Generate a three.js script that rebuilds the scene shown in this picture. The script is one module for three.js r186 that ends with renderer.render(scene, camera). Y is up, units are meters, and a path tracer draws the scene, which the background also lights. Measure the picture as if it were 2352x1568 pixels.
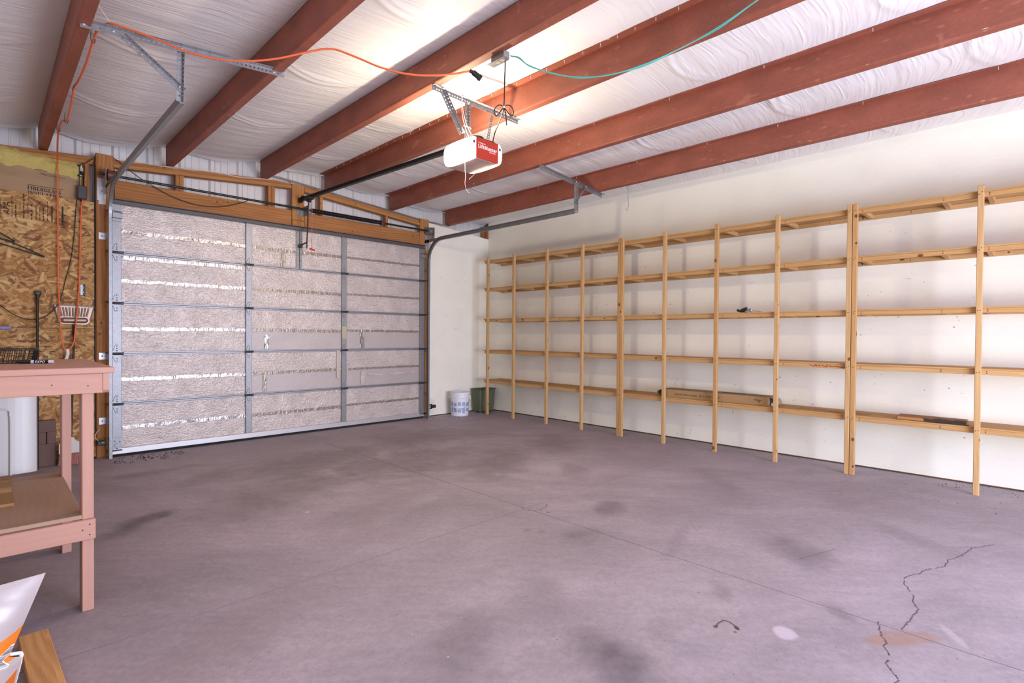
import * as THREE from 'three';
import { mergeGeometries } from 'three/addons/utils/BufferGeometryUtils.js';
import { RectAreaLightUniformsLib } from 'three/addons/lights/RectAreaLightUniformsLib.js';

// ---------------------------------------------------------------- camera, light, exposure
const scene = new THREE.Scene();
const renderer = new THREE.WebGLRenderer({ antialias: true });
renderer.toneMapping = THREE.LinearToneMapping;
renderer.toneMappingExposure = 0.96;
renderer.shadowMap.enabled = true;
const LAMP = 3.8, LENS_GLOW = 2.2;
RectAreaLightUniformsLib.init();
const camera = new THREE.PerspectiveCamera(2 * Math.atan(784 / 1216.7) * 180 / Math.PI, 1.5, 0.05, 100);
camera.rotation.order = 'YXZ';
camera.position.set(-5.9396, 1.2353, 6.5451);
camera.rotation.set(-0.0119, -0.7829, 0.0072);
scene.add(camera);
scene.background = new THREE.Color(0.62, 0.72, 1.0);

function areaLight(name, color, intensity, w, h, pos, look) {
  const l = new THREE.RectAreaLight(color, intensity, w, h);
  l.name = name; l.position.set(...pos); l.lookAt(...look); l.castShadow = true; scene.add(l); return l;
}
// daylight through the open overhead door behind the camera and through the side window, plus an added bounce fill
areaLight('open_door_daylight', new THREE.Color(0.63, 0.73, 1.18), 16, 2.9, 2.05, [-3.1, 1.05, 9.54], [-3.1, 0.0, 5.6]);
areaLight('added_bounce_fill', new THREE.Color(0.98, 0.965, 0.71), 20, 2.9, 0.9, [-3.1, 0.5, 9.50], [-3.1, 3.5, 5.8]);  // added upward fill in place of unseen driveway bounce, brightens ceiling and upper walls
areaLight('side_window_daylight', new THREE.Color(1.0, 0.91, 0.70), 5.5, 0.85, 1.05, [-6.38, 1.45, 6.1], [0, 1.35, 6.1]);

// ---------------------------------------------------------------- random numbers and noise
let seed = 7;
const rnd = () => { seed = (seed * 1664525 + 1013904223) >>> 0; return seed / 4294967296; };
const rr = (a, b) => a + (b - a) * rnd();
const NT = new Float32Array(65536); for (let i = 0; i < 65536; i++) NT[i] = rnd();
function vn(x, y, px = 256, py = 256) {                       // periodic value noise
  const xi = Math.floor(x), yi = Math.floor(y), fx = x - xi, fy = y - yi;
  const u = fx * fx * (3 - 2 * fx), v = fy * fy * (3 - 2 * fy);
  const x0 = ((xi % px) + px) % px, x1 = (x0 + 1) % px, y0 = (((yi % py) + py) % py) * 256, y1 = (y0 / 256 + 1) % py * 256;
  const a = NT[(y0 + x0) & 65535], b = NT[(y0 + x1) & 65535], c = NT[(y1 + x0) & 65535], d = NT[(y1 + x1) & 65535];
  return a + (b - a) * u + (c - a + (a - b - c + d) * u) * v;
}
const fbm = (x, y, o = 4) => { let s = 0, a = 0.5; for (let i = 0; i < o; i++) { s += a * vn(x, y); x = x * 2.03 + 17.3; y = y * 2.03 + 9.1; a *= 0.5; } return s; };
const clamp = (x, a = 0, b = 1) => Math.max(a, Math.min(b, x));
const smooth = (a, b, x) => { const t = clamp((x - a) / (b - a)); return t * t * (3 - 2 * t); };

function dataTex(w, h, fn, srgb = true, wrap = true) {          // fn(u, v, out) fills out[0..2] with 0..255
  const d = new Uint8Array(w * h * 4), o = [0, 0, 0];
  for (let j = 0, k = 0; j < h; j++) for (let i = 0; i < w; i++, k += 4) { fn(i / w, j / h, o); d[k] = clamp(o[0], 0, 255); d[k + 1] = clamp(o[1], 0, 255); d[k + 2] = clamp(o[2], 0, 255); d[k + 3] = 255; }
  const t = new THREE.DataTexture(d, w, h); t.magFilter = THREE.LinearFilter; t.minFilter = THREE.LinearFilter;
  if (srgb) t.colorSpace = THREE.SRGBColorSpace; if (wrap) t.wrapS = t.wrapT = THREE.RepeatWrapping; t.needsUpdate = true; return t;
}
function canvasTex(w, h, draw) {
  const c = document.createElement('canvas'); c.width = w; c.height = h; draw(c.getContext('2d'), w, h);
  const t = new THREE.CanvasTexture(c); t.colorSpace = THREE.SRGBColorSpace; return t;
}

// ---------------------------------------------------------------- textures
function woodTex(base, dark, amount, knots) {                     // 2.0 m by 0.25 m, grain along u
  const K = []; for (let i = 0; i < knots; i++) K.push([rnd(), rr(0.1, 0.9), rr(0.008, 0.02)]);
  const s = rnd() * 200;
  return dataTex(1024, 192, (u, v, o) => {
    let warp = 0, kd = 0;
    for (const [ku, kv, kr] of K) { let du = u - ku; if (du > 0.5) du -= 1; if (du < -0.5) du += 1; const dx = du * 2, dy = (v - kv) * 0.25, q = Math.exp(-(dx * dx / (kr * kr * 9) + dy * dy / (kr * kr * 3))); warp += q * 0.6 * Math.sign(dy); kd = Math.max(kd, smooth(kr * 1.0, kr * 0.55, Math.hypot(dx * 0.8, dy))); }
    const g1 = vn(u * 8 + s, v * 14 + warp * 4, 8 + Math.floor(s) * 0, 256), ring = 0.5 + 0.5 * Math.sin((v * 26 + warp * 5 + vn(u * 4, v * 3 + s, 4, 256) * 5) * 1.9);
    const fine = vn(u * 32, v * 170 + s, 32, 256);
    const t = clamp(amount * (0.40 * ring + 0.35 * g1 + 0.35 * fine - 0.12)), k = kd * 0.75;
    for (let c = 0; c < 3; c++) o[c] = (base[c] * (1 - t) + dark[c] * t) * (1 - k) + k * [88, 52, 26][c];
  });
}
const T = {
  pine: [woodTex([224, 186, 132], [192, 144, 88], 0.75, 5), woodTex([218, 178, 124], [186, 138, 84], 0.7, 3), woodTex([227, 192, 142], [198, 154, 100], 0.65, 7)],
  lumber: [woodTex([184, 126, 72], [130, 80, 40], 0.8, 5), woodTex([194, 138, 80], [140, 90, 46], 0.75, 4)],
  paint: woodTex([212, 160, 140], [196, 142, 122], 0.45, 0),
  board: woodTex([216, 166, 108], [172, 118, 68], 0.9, 4),
};
const bumpFoil = dataTex(512, 512, (u, v, o) => { const a = vn(u * 128, v * 128, 128, 128), b = vn(u * 40, v * 160, 40, 160), c = vn(u * 10, v * 18, 10, 18); o[0] = o[1] = o[2] = 255 * clamp(0.35 * a + 0.40 * b + 0.25 * c); }, false);
const foilTex = dataTex(1024, 1024, (u, v, o) => { const ln = smooth(0.62, 0.9, vn(u * 12, v * 190, 12, 190)) * vn(u * 30, v * 60, 30, 60), sp = vn(u * 230, v * 230, 230, 230), bl = vn(u * 9, v * 9, 9, 9); const k = 1.0 - 0.15 * ln - 0.20 * Math.pow(sp, 3) + 0.08 * (bl - 0.5); o[0] = 210 * k; o[1] = 197 * k; o[2] = 190 * k; });
const bumpCrinkle = dataTex(512, 256, (u, v, o) => { const a = Math.abs(vn(u * 60, v * 14, 60, 14) - 0.5) * 2, b = vn(u * 120, v * 60, 120, 60); o[0] = o[1] = o[2] = 255 * clamp(0.7 * a + 0.3 * b); }, false);
const bumpVinyl = dataTex(1024, 1024, (u, v, o) => {                 // wrinkles running across the bay
  const w = fbm(u * 3, v * 3, 3) * 3; const a = Math.abs(vn(u * 3 + 1, v * 36 + w, 3, 36) - 0.5) * 2, b = vn(u * 6, v * 90 + w, 6, 90), c = vn(u * 200, v * 200, 200, 200);
  o[0] = o[1] = o[2] = 255 * clamp(0.55 * a + 0.35 * b + 0.10 * c);
}, false);
const fineNoise = dataTex(256, 256, (u, v, o) => { o[0] = o[1] = o[2] = 255 * clamp(0.6 * vn(u * 64, v * 64, 64, 64) + 0.4 * vn(u * 128, v * 128, 128, 128)); }, false);
const redTex = dataTex(1024, 256, (u, v, o) => {                     // red oxide primer with rubbed and dusty places, 4 m by 0.6 m
  const n = vn(u * 24, v * 8, 24, 8), f = vn(u * 240, v * 60, 240, 60), st = smooth(0.80, 0.95, vn(u * 60, v * 26, 60, 26)) * smooth(0.5, 0.8, vn(u * 8, v * 4, 8, 4));
  const k = 0.90 + 0.14 * n + 0.08 * f; o[0] = 148 * k + 22 * st; o[1] = 84 * k + 22 * st; o[2] = 66 * k + 20 * st;
});
const galvTex = dataTex(512, 512, (u, v, o) => { const k = 172 + 14 * vn(u * 40, v * 40, 40, 40) + 16 * vn(u * 120, v * 120, 120, 120); o[0] = k; o[1] = k; o[2] = k * 1.01; });
const wallTex = dataTex(2048, 1024, (u, v, o) => {
  const n = vn(u * 40, v * 20, 40, 20), f = vn(u * 250, v * 250, 250, 250); const k = 0.975 + 0.025 * n + 0.012 * f; o[0] = 245 * k; o[1] = 240 * k; o[2] = 224 * k;
}, true);
{ // scuffs and nail marks on the drywall
  const d = wallTex.image.data, W = 2048, H = 1024;
  const dab = (x, y, r, a, c = [70, 60, 52]) => { for (let j = -r; j <= r; j++) for (let i = -r; i <= r; i++) { const q = i * i + j * j; if (q > r * r) continue; const X = Math.round(x + i), Y = Math.round(y + j); if (X < 0 || Y < 0 || X >= W || Y >= H) continue; const k = (Y * W + X) * 4, w = a * (1 - q / (r * r + 1)); for (let m = 0; m < 3; m++) d[k + m] = d[k + m] * (1 - w) + c[m] * w; } };
  for (let i = 0; i < 150; i++) { const x = rnd() * W, y = rnd() * H * 0.8; dab(x, y, rnd() < 0.8 ? 1 : 2, rr(0.25, 0.75)); }
  for (let i = 0; i < 46; i++) { let x = rnd() * W, y = rnd() * H * 0.75; const a = rr(-0.6, 0.6) + (rnd() < 0.4 ? 1.5 : 0), n = rr(6, 30); for (let k = 0; k < n; k++) { if (rnd() < 0.6) dab(x, y, 1, rr(0.1, 0.35)); x += Math.cos(a) + rr(-0.3, 0.3); y += Math.sin(a) + rr(-0.3, 0.3); } }
  wallTex.needsUpdate = true;
}
const osbTex = canvasTex(1024, 2048, (g, w, h) => {                   // 1.23 m by 2.5 m of oriented strand board, 825 px per metre
  g.fillStyle = '#a8814f'; g.fillRect(0, 0, w, h);
  const tones = ['#c3975f', '#b2844d', '#d0a76e', '#a2723e', '#b88d55', '#8f5f34', '#c69e67', '#a97b43', '#d6b37d', '#7c5230', '#bf935b', '#9a6c3c'];
  for (let i = 0; i < 7600; i++) {
    const x = rnd() * w, y = rnd() * h, l = rr(36, 118), t = rr(9, 25), a = (rnd() + rnd() + rnd() - 1.5) * 1.15 + (rnd() < 0.12 ? 1.4 : 0);
    g.save(); g.translate(x, y); g.rotate(a); g.globalAlpha = 0.86; g.fillStyle = tones[Math.floor(rnd() * tones.length)];
    g.beginPath(); g.moveTo(-l / 2, -t / 2 + rr(-4, 4)); g.lineTo(l / 2 + rr(-9, 9), -t / 2 + rr(-3, 3)); g.lineTo(l / 2, t / 2 + rr(-3, 3)); g.lineTo(-l / 2 + rr(-9, 9), t / 2); g.closePath(); g.fill();
    g.globalAlpha = 0.16; g.strokeStyle = '#4a2c14'; g.lineWidth = 1; g.stroke(); for (let k = 0; k < 2; k++) { const yy = rr(-t / 2, t / 2); g.beginPath(); g.moveTo(-l / 2, yy); g.lineTo(l / 2, yy); g.stroke(); }
    if (rnd() < 0.05) { g.globalAlpha = 0.8; g.fillStyle = '#3c2412'; g.fillRect(-l / 4, t / 2 - 2, l / 2, 2.5); }
    g.restore();
  }
  g.globalAlpha = 1; g.fillStyle = '#1d150e'; g.strokeStyle = '#1d150e';
  // the mill stamp, printed sideways along the top edge of the upper sheet, and again on the lower sheet
  const P = (x, y) => [(x + 6.40) / 1.23 * w, (2.5 - y) / 2.5 * h];
  const stamp = (x0, y0, full) => {
    const [px, py] = P(x0, y0); g.save(); g.translate(px, py); g.rotate(-Math.PI / 2); g.globalAlpha = 0.82;
    g.fillRect(-70, -8, 140, 3); g.font = 'bold italic 46px sans-serif'; if (full) g.fillText('APA', -46, 40);
    let y = 52; for (const [n, hh] of [[5, 7], [3, 12], [4, 6], [6, 11], [4, 7], [5, 13], [3, 8], [6, 7], [4, 12], [5, 7]]) { for (let k = 0, x = -62; k < n; k++) { const l = rr(12, 34); if (rnd() < 0.85) g.fillRect(x, y + rr(-1, 1), l, hh * 0.55); x += l + 7; } y += hh + 13; }
    g.fillRect(-66, y + 4, 126, 8); g.fillRect(-66, y + 66, 132, 10); g.restore();
  };
  stamp(-5.83, 2.335, true);
  g.globalAlpha = 0.8; { const [a, b] = P(-5.43, 2.30); for (let r = 0; r < 9; r++) for (let k = 0; k < 3; k++) if (rnd() < 0.8) g.fillRect(a + k * 62 + rr(-3, 3), b + r * 12 - 30, rr(16, 40), rr(3, 7)); }
  { const [a, b] = P(-5.90, 1.10); for (let r = 0; r < 9; r++) for (let k = 0; k < 9; k++) if (rnd() < 0.75) g.fillRect(a + k * 40 + rr(-3, 3), b + r * 12, rr(14, 40), rr(3, 7)); }
  g.globalAlpha = 1; for (let i = 0; i < 26; i++) { const [a, b] = P(i % 2 ? rr(-5.2, -5.19) - (i % 4 > 1 ? 0.40 : 0) : rr(-5.9, -5.2), rr(0.1, 2.45)); g.beginPath(); g.arc(a, b, 2.6, 0, 7); g.fill(); }
});

// ---------------------------------------------------------------- materials
const std = (o) => new THREE.MeshStandardMaterial({ side: THREE.DoubleSide, ...o });
const rgb = (r, g, b) => new THREE.Color().setRGB(r, g, b);
const M = {
  pine: T.pine.map((map) => std({ map, color: rgb(0.79, 0.72, 0.63), roughness: 0.75 })),
  ply: std({ map: T.pine[1], color: rgb(0.79, 0.74, 0.66), roughness: 0.85 }),
  lumber: T.lumber.map((map) => std({ map, roughness: 0.8 })),
  pink: std({ map: T.paint, color: rgb(0.80, 0.79, 0.78), roughness: 0.55 }),
  warmLitShelf: std({ map: T.paint, color: rgb(0.66, 0.80, 0.72), roughness: 0.7 }),  // tan copy of the bench paint, with warm light put into its colour
  board: std({ map: T.board, roughness: 0.75 }),
  foil: std({ map: foilTex, metalness: 0.28, roughness: 0.47, bumpMap: bumpFoil, bumpScale: 0.006 }),
  foilDull: std({ color: rgb(0.50, 0.44, 0.42), metalness: 0.3, roughness: 0.5, bumpMap: bumpFoil, bumpScale: 0.0016 }),
  tape: std({ color: rgb(0.40, 0.37, 0.35), metalness: 1, roughness: 0.34, bumpMap: bumpCrinkle, bumpScale: 0.003 }),
  tapeDull: std({ color: rgb(0.33, 0.275, 0.225), metalness: 0.6, roughness: 0.38, bumpMap: bumpCrinkle, bumpScale: 0.0025 }),
  galv: std({ map: galvTex, color: rgb(0.60, 0.60, 0.61), metalness: 0.65, roughness: 0.44 }),
  steelBright: std({ color: rgb(0.52, 0.52, 0.53), metalness: 0.6, roughness: 0.42 }),
  brownPaint: std({ color: rgb(0.115, 0.095, 0.09), roughness: 0.5, metalness: 0.2 }),
  darkPlastic: std({ color: rgb(0.06, 0.058, 0.056), roughness: 0.5 }),
  black: std({ color: rgb(0.012, 0.012, 0.013), roughness: 0.45 }),
  blackMetal: std({ color: rgb(0.018, 0.018, 0.018), metalness: 0.3, roughness: 0.35 }),
  rubber: std({ color: rgb(0.015, 0.015, 0.015), roughness: 0.9 }),
  red: std({ map: redTex, roughness: 0.55, metalness: 0.05 }),
  vinyl: std({ color: rgb(0.84, 0.80, 0.785), roughness: 0.6, bumpMap: bumpVinyl, bumpScale: 0.0034 }),
  drywall: std({ map: wallTex, roughness: 0.85 }),
  siding: std({ color: rgb(0.70, 0.67, 0.66), roughness: 0.45, metalness: 0.1, bumpMap: fineNoise, bumpScale: 0.0004 }),
  osb: std({ map: osbTex, roughness: 0.8 }),
  white: std({ color: rgb(0.80, 0.79, 0.80), roughness: 0.45 }),
  doorWhite: std({ color: rgb(0.75, 0.75, 0.75), roughness: 0.5 }),
  orange: std({ color: rgb(0.78, 0.15, 0.045), roughness: 0.5 }),
  teal: std({ color: rgb(0.10, 0.45, 0.38), roughness: 0.45 }),
  wire: std({ color: rgb(0.82, 0.78, 0.74), roughness: 0.5 }),
  redPaint: std({ color: rgb(0.52, 0.035, 0.022), roughness: 0.4 }),
  rope: std({ color: rgb(0.70, 0.13, 0.11), roughness: 0.8 }),
  green: std({ color: rgb(0.115, 0.135, 0.08), roughness: 0.5, bumpMap: fineNoise, bumpScale: 0.001 }),
  dirt: std({ color: rgb(0.035, 0.026, 0.02), roughness: 1 }),
  concrete: std({ color: rgb(0.40, 0.33, 0.375), roughness: 0.8 }),
  wool: std({ color: rgb(0.66, 0.53, 0.17), roughness: 1, bumpMap: fineNoise, bumpScale: 0.006 }),
};
M.red.map.anisotropy = 4;

// ---------------------------------------------------------------- geometry helpers
const pick = (a) => a[Math.floor(rnd() * a.length)];
function cbox(w, h, d, c = 0.002, scaleU = 0.5, scaleV = 4) {         // chamfered box, uv in metres with the grain along the longest side
  c = Math.min(c, w / 3, h / 3, d / 3);
  const H = [w / 2, h / 2, d / 2], pos = [], uv = [];
  const L = H.indexOf(Math.max(...H)), ou = rnd(), ov = rnd();
  const P = (sx, sy, sz, a) => { const s = [sx, sy, sz], p = [0, 0, 0]; for (let i = 0; i < 3; i++) p[i] = s[i] * (i === a ? H[i] : H[i] - c); return p; };
  const tri = (A, B, C, n) => {
    const e1 = [B[0] - A[0], B[1] - A[1], B[2] - A[2]], e2 = [C[0] - A[0], C[1] - A[1], C[2] - A[2]];
    const cr = [e1[1] * e2[2] - e1[2] * e2[1], e1[2] * e2[0] - e1[0] * e2[2], e1[0] * e2[1] - e1[1] * e2[0]];
    const flip = cr[0] * n[0] + cr[1] * n[1] + cr[2] * n[2] < 0;
    let a = 0; for (let i = 1; i < 3; i++) if (Math.abs(n[i]) > Math.abs(n[a]) + 1e-6) a = i;
    const v = [0, 1, 2].filter((i) => i !== a); let iu = v[0], iv = v[1]; if (iv === L) { iu = v[1]; iv = v[0]; }
    for (const q of flip ? [A, C, B] : [A, B, C]) { pos.push(...q); uv.push(q[iu] * scaleU + ou, q[iv] * scaleV + ov + a * 0.31); }
  };
  const quad = (A, B, C, D, n) => { tri(A, B, C, n); tri(A, C, D, n); };
  for (let a = 0; a < 3; a++) for (const s of [-1, 1]) {
    const b = (a + 1) % 3, d2 = (a + 2) % 3, n = [0, 0, 0]; n[a] = s;
    const f = (sb, sd) => { const q = [0, 0, 0]; q[a] = s; q[b] = sb; q[d2] = sd; return P(...q, a); };
    quad(f(-1, -1), f(1, -1), f(1, 1), f(-1, 1), n);
    for (const sb of [-1, 1]) {
      const n2 = [0, 0, 0]; n2[a] = s; n2[b] = sb;
      const g = (sd, ax) => { const q = [0, 0, 0]; q[a] = s; q[b] = sb; q[d2] = sd; return P(...q, ax); };
      quad(g(-1, a), g(1, a), g(1, b), g(-1, b), n2);
    }
  }
  for (const sx of [-1, 1]) for (const sy of [-1, 1]) for (const sz of [-1, 1]) tri(P(sx, sy, sz, 0), P(sx, sy, sz, 1), P(sx, sy, sz, 2), [sx, sy, sz]);
  const g = new THREE.BufferGeometry(); g.setAttribute('position', new THREE.Float32BufferAttribute(pos, 3)); g.setAttribute('uv', new THREE.Float32BufferAttribute(uv, 2)); g.computeVertexNormals(); return g;
}
const mv = (g, x, y, z, rx = 0, ry = 0, rz = 0) => { if (rx || ry || rz) g.applyMatrix4(new THREE.Matrix4().makeRotationFromEuler(new THREE.Euler(rx, ry, rz))); g.translate(x, y, z); return g; };
const span = (x0, x1, y0, y1, z0, z1, c = 0.002, su, sv) => mv(cbox(x1 - x0, y1 - y0, z1 - z0, c, su, sv), (x0 + x1) / 2, (y0 + y1) / 2, (z0 + z1) / 2);
const cyl = (r, l, axis = 'y', n = 16, r2 = r) => { const g = new THREE.CylinderGeometry(r, r2, l, n); if (axis === 'x') g.rotateZ(Math.PI / 2); if (axis === 'z') g.rotateX(Math.PI / 2); return g; };
const V = (a) => a.map((p) => new THREE.Vector3(...p));
const tube = (pts, r, seg = 0, n = 8, tension = 0.5) => new THREE.TubeGeometry(new THREE.CatmullRomCurve3(V(pts), false, 'catmullrom', tension), seg || pts.length * 8, r, n, false);
const bar = (a, b, r, n = 8) => { const A = new THREE.Vector3(...a), B = new THREE.Vector3(...b), d = B.clone().sub(A); const g = new THREE.CylinderGeometry(r, r, d.length(), n); g.applyQuaternion(new THREE.Quaternion().setFromUnitVectors(new THREE.Vector3(0, 1, 0), d.normalize())); g.translate((a[0] + b[0]) / 2, (a[1] + b[1]) / 2, (a[2] + b[2]) / 2); return g; };
function merge(list) {
  const out = list.map((g) => { const q = g.index ? g.toNonIndexed() : g; for (const k of Object.keys(q.attributes)) if (!['position', 'normal', 'uv'].includes(k)) q.deleteAttribute(k); if (!q.attributes.uv) q.setAttribute('uv', new THREE.Float32BufferAttribute(new Float32Array(q.attributes.position.count * 2), 2)); if (!q.attributes.normal) q.computeVertexNormals(); return q; });
  return mergeGeometries(out);
}
function sweep(path, prof, plane = 'zy') {                             // closed profile [a, b] swept along a planar path [p, q]; a is across the plane, b along the path's normal
  const pos = [], uv = [], n = path.length, m = prof.length, ring = [];
  let s = 0;
  for (let i = 0; i < n; i++) {
    const A = path[Math.max(0, i - 1)], B = path[Math.min(n - 1, i + 1)], l = Math.hypot(B[0] - A[0], B[1] - A[1]), t = [(B[0] - A[0]) / l, (B[1] - A[1]) / l], nn = [-t[1], t[0]];
    if (i) s += Math.hypot(path[i][0] - path[i - 1][0], path[i][1] - path[i - 1][1]);
    ring.push([s, prof.map(([a, b]) => { const p = path[i][0] + nn[0] * b, q = path[i][1] + nn[1] * b; return plane === 'zy' ? [a, q, p] : [p, q, a]; })]);
  }
  const q = (A, B, C, D, u0, u1, v0, v1) => { pos.push(...A, ...B, ...C, ...A, ...C, ...D); uv.push(u0, v0, u1, v0, u1, v1, u0, v0, u1, v1, u0, v1); };
  for (let i = 0; i + 1 < n; i++) for (let k = 0; k < m; k++) { const k2 = (k + 1) % m; q(ring[i][1][k], ring[i + 1][1][k], ring[i + 1][1][k2], ring[i][1][k2], ring[i][0], ring[i + 1][0], k * 0.05, k * 0.05 + 0.05); }
  const g = new THREE.BufferGeometry(); g.setAttribute('position', new THREE.Float32BufferAttribute(pos, 3)); g.setAttribute('uv', new THREE.Float32BufferAttribute(uv, 2)); g.computeVertexNormals(); return g;
}
function perfStrip(len, w, th = 0.002, pitch = 0.025, hole = 0.0056) {  // steel strip with a row of holes, along x, in the xy plane
  const s = new THREE.Shape(); s.moveTo(0, 0); s.lineTo(len, 0); s.lineTo(len, w); s.lineTo(0, w); s.closePath();
  for (let x = pitch * 0.6; x < len - pitch * 0.4; x += pitch) { const h = new THREE.Path(); h.absellipse(x, w / 2, hole, hole, 0, Math.PI * 2, true); s.holes.push(h); }
  return new THREE.ExtrudeGeometry(s, { depth: th, bevelEnabled: false, curveSegments: 4 });
}
function perfAngle(len, w = 0.035) { const a = perfStrip(len, w), b = perfStrip(len, w); b.rotateX(Math.PI / 2); b.translate(0, w, 0.002); return merge([a, b]); }   // vertical leg + horizontal leg at its top edge, along x
function place(g, from, to, roll = 0) {                                 // put geometry built along +x between two points
  const A = new THREE.Vector3(...from), d = new THREE.Vector3(...to).sub(A).normalize();
  const m = new THREE.Matrix4().makeRotationX(roll); g.applyMatrix4(m); g.applyQuaternion(new THREE.Quaternion().setFromUnitVectors(new THREE.Vector3(1, 0, 0), d)); g.translate(...from); return g;
}
const used = {};
function numbered(n) { used[n] = (used[n] || 0) + 1; return used[n] === 1 ? n : n + '_' + String(used[n] - 1).padStart(3, '0'); }
function part(name, g, m, parent) { const o = new THREE.Mesh(Array.isArray(g) ? merge(g) : g, m); o.name = name; o.castShadow = o.receiveShadow = true; parent.add(o); return o; }
function thing(name, label, category, pos = [0, 0, 0], group) { const o = new THREE.Group(); o.name = numbered(name); o.position.set(...pos); o.userData = { label, category }; if (group) o.userData.group = group; scene.add(o); return o; }
function single(name, g, m, label, category, group) { const o = part(numbered(name), g, m, scene); o.userData = { label, category }; if (group) o.userData.group = group; return o; }
function struct(name, label, category) { const o = new THREE.Group(); o.name = name; o.userData = { kind: 'structure', label, category }; scene.add(o); return o; }
// things are built in room coordinates; recentre() then moves a group's origin to the thing's base
function recentre(o, x, y, z) { o.position.set(x, y, z); for (const c of o.children) c.position.sub(o.position); return o; }

// ================================================================ the setting
const XL = -6.40, ZF = 9.60, RIDGE = -3.2, SLOPE = 0.075;
const roofY = (x) => 3.315 - SLOPE * Math.abs(x - RIDGE);

// ---------------------------------------------------------------- floor: four slabs parted by saw cuts
const stains = [ // x, z, rx, rz, turn, strength, colour
  [-2.75, 4.35, 0.20, 0.12, 0.5, 0.50, [84, 74, 80]], [-3.34, 4.53, 0.17, 0.12, 0.2, 0.42, [92, 82, 88]], [-2.63, 5.58, 0.30, 0.16, 0.8, 0.48, [88, 78, 84]],
  [-3.23, 5.92, 0.12, 0.06, 0.9, 0.42, [88, 74, 70]], [-4.22, 5.28, 0.16, 0.12, 0.6, 0.50, [86, 76, 84]], [-4.23, 5.45, 0.16, 0.10, 0.3, 0.55, [74, 66, 74]], [-4.35, 5.55, 0.2, 0.12, 0.2, 0.4, [80, 70, 78]],
  [-4.62, 4.95, 0.34, 0.18, 0.7, 0.34, [92, 82, 90]], [-4.1, 4.9, 0.3, 0.15, 0.9, 0.26, [98, 88, 94]], [-5.17, 2.36, 0.20, 0.11, 0.4, 0.58, [64, 54, 52]], [-5.32, 2.5, 0.22, 0.10, 0.7, 0.45, [66, 56, 54]],
  [-3.51, 4.25, 0.05, 0.03, 0.3, 0.40, [96, 80, 74]], [-3.45, 4.32, 0.045, 0.03, 0.3, 0.30, [100, 84, 76]], [-3.91, 5.42, 0.10, 0.08, 0.2, 0.22, [110, 98, 96]], [-3.97, 5.61, 0.09, 0.09, 0, 0.26, [128, 124, 136]],
  [-3.42, 5.47, 0.075, 0.055, 0.5, 0.36, [100, 86, 92]], [-3.36, 5.40, 0.06, 0.05, 0.5, 0.28, [104, 90, 96]], [-3.0, 2.2, 0.95, 0.55, 0.1, 0.50, [84, 72, 76]], [-2.4, 2.8, 0.70, 0.34, 0.6, 0.46, [84, 72, 76]], [-3.7, 1.6, 0.8, 0.45, 0.3, 0.42, [86, 72, 70]], [-4.3, 2.4, 0.7, 0.4, 0.5, 0.34, [88, 74, 70]], [-2.2, 1.3, 0.8, 0.5, 0.3, 0.36, [88, 76, 76]], [-1.3, 2.6, 0.6, 0.35, 0.7, 0.30, [90, 78, 80]],
  [-2.1, 3.5, 0.35, 0.14, 0.8, 0.30, [90, 78, 82]], [-4.55, 1.5, 0.4, 0.18, 0.5, 0.30, [84, 70, 66]], [-1.6, 1.6, 0.5, 0.3, 0.5, 0.26, [90, 80, 82]], [-4.9, 1.0, 0.4, 0.12, 0.1, 0.3, [80, 68, 62]], [-1.9, 6.0, 0.4, 0.1, 1.0, 0.22, [92, 80, 80]], [-1.5, 4.6, 0.4, 0.12, 0.8, 0.22, [96, 84, 84]],
  [-3.27, 6.15, 0.16, 0.055, -0.7, 0.50, [158, 112, 88]], [-3.58, 5.80, 0.055, 0.042, 0.4, 0.75, [214, 200, 214]], [-3.1, 6.3, 0.1, 0.02, 0.6, 0.4, [206, 192, 196]], [-5.2, 4.2, 0.6, 0.2, 0.5, 0.12, [120, 92, 84]], [-4.0, 3.2, 0.7, 0.2, 0.3, 0.2, [96, 82, 80]], [-3.0, 5.0, 0.3, 0.05, 0.3, 0.2, [96, 84, 92]],
];
const cracks = [
  [[-3.184, 6.052], [-3.245, 6.065], [-3.313, 6.09], [-3.34, 6.108], [-3.391, 6.108], [-3.435, 6.13], [-3.449, 6.141], [-3.516, 6.136], [-3.546, 6.154], [-3.577, 6.178], [-3.6, 6.19], [-3.636, 6.188], [-3.72, 6.22]],
  [[-3.188, 6.135], [-3.118, 6.141], [-3.052, 6.146], [-2.98, 6.155], [-2.923, 6.157], [-2.874, 6.134], [-2.775, 6.114], [-2.71, 6.085], [-2.667, 6.063], [-2.571, 6.056], [-2.477, 6.097], [-2.378, 6.121], [-2.255, 6.181], [-2.132, 6.183], [-1.997, 6.231], [-1.82, 6.256], [-1.645, 6.352]],
  [[-3.2, 3.9], [-3.24, 3.96], [-3.21, 4.0], [-3.17, 4.05], [-3.1, 4.03], [-3.02, 3.99]],
];
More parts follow.
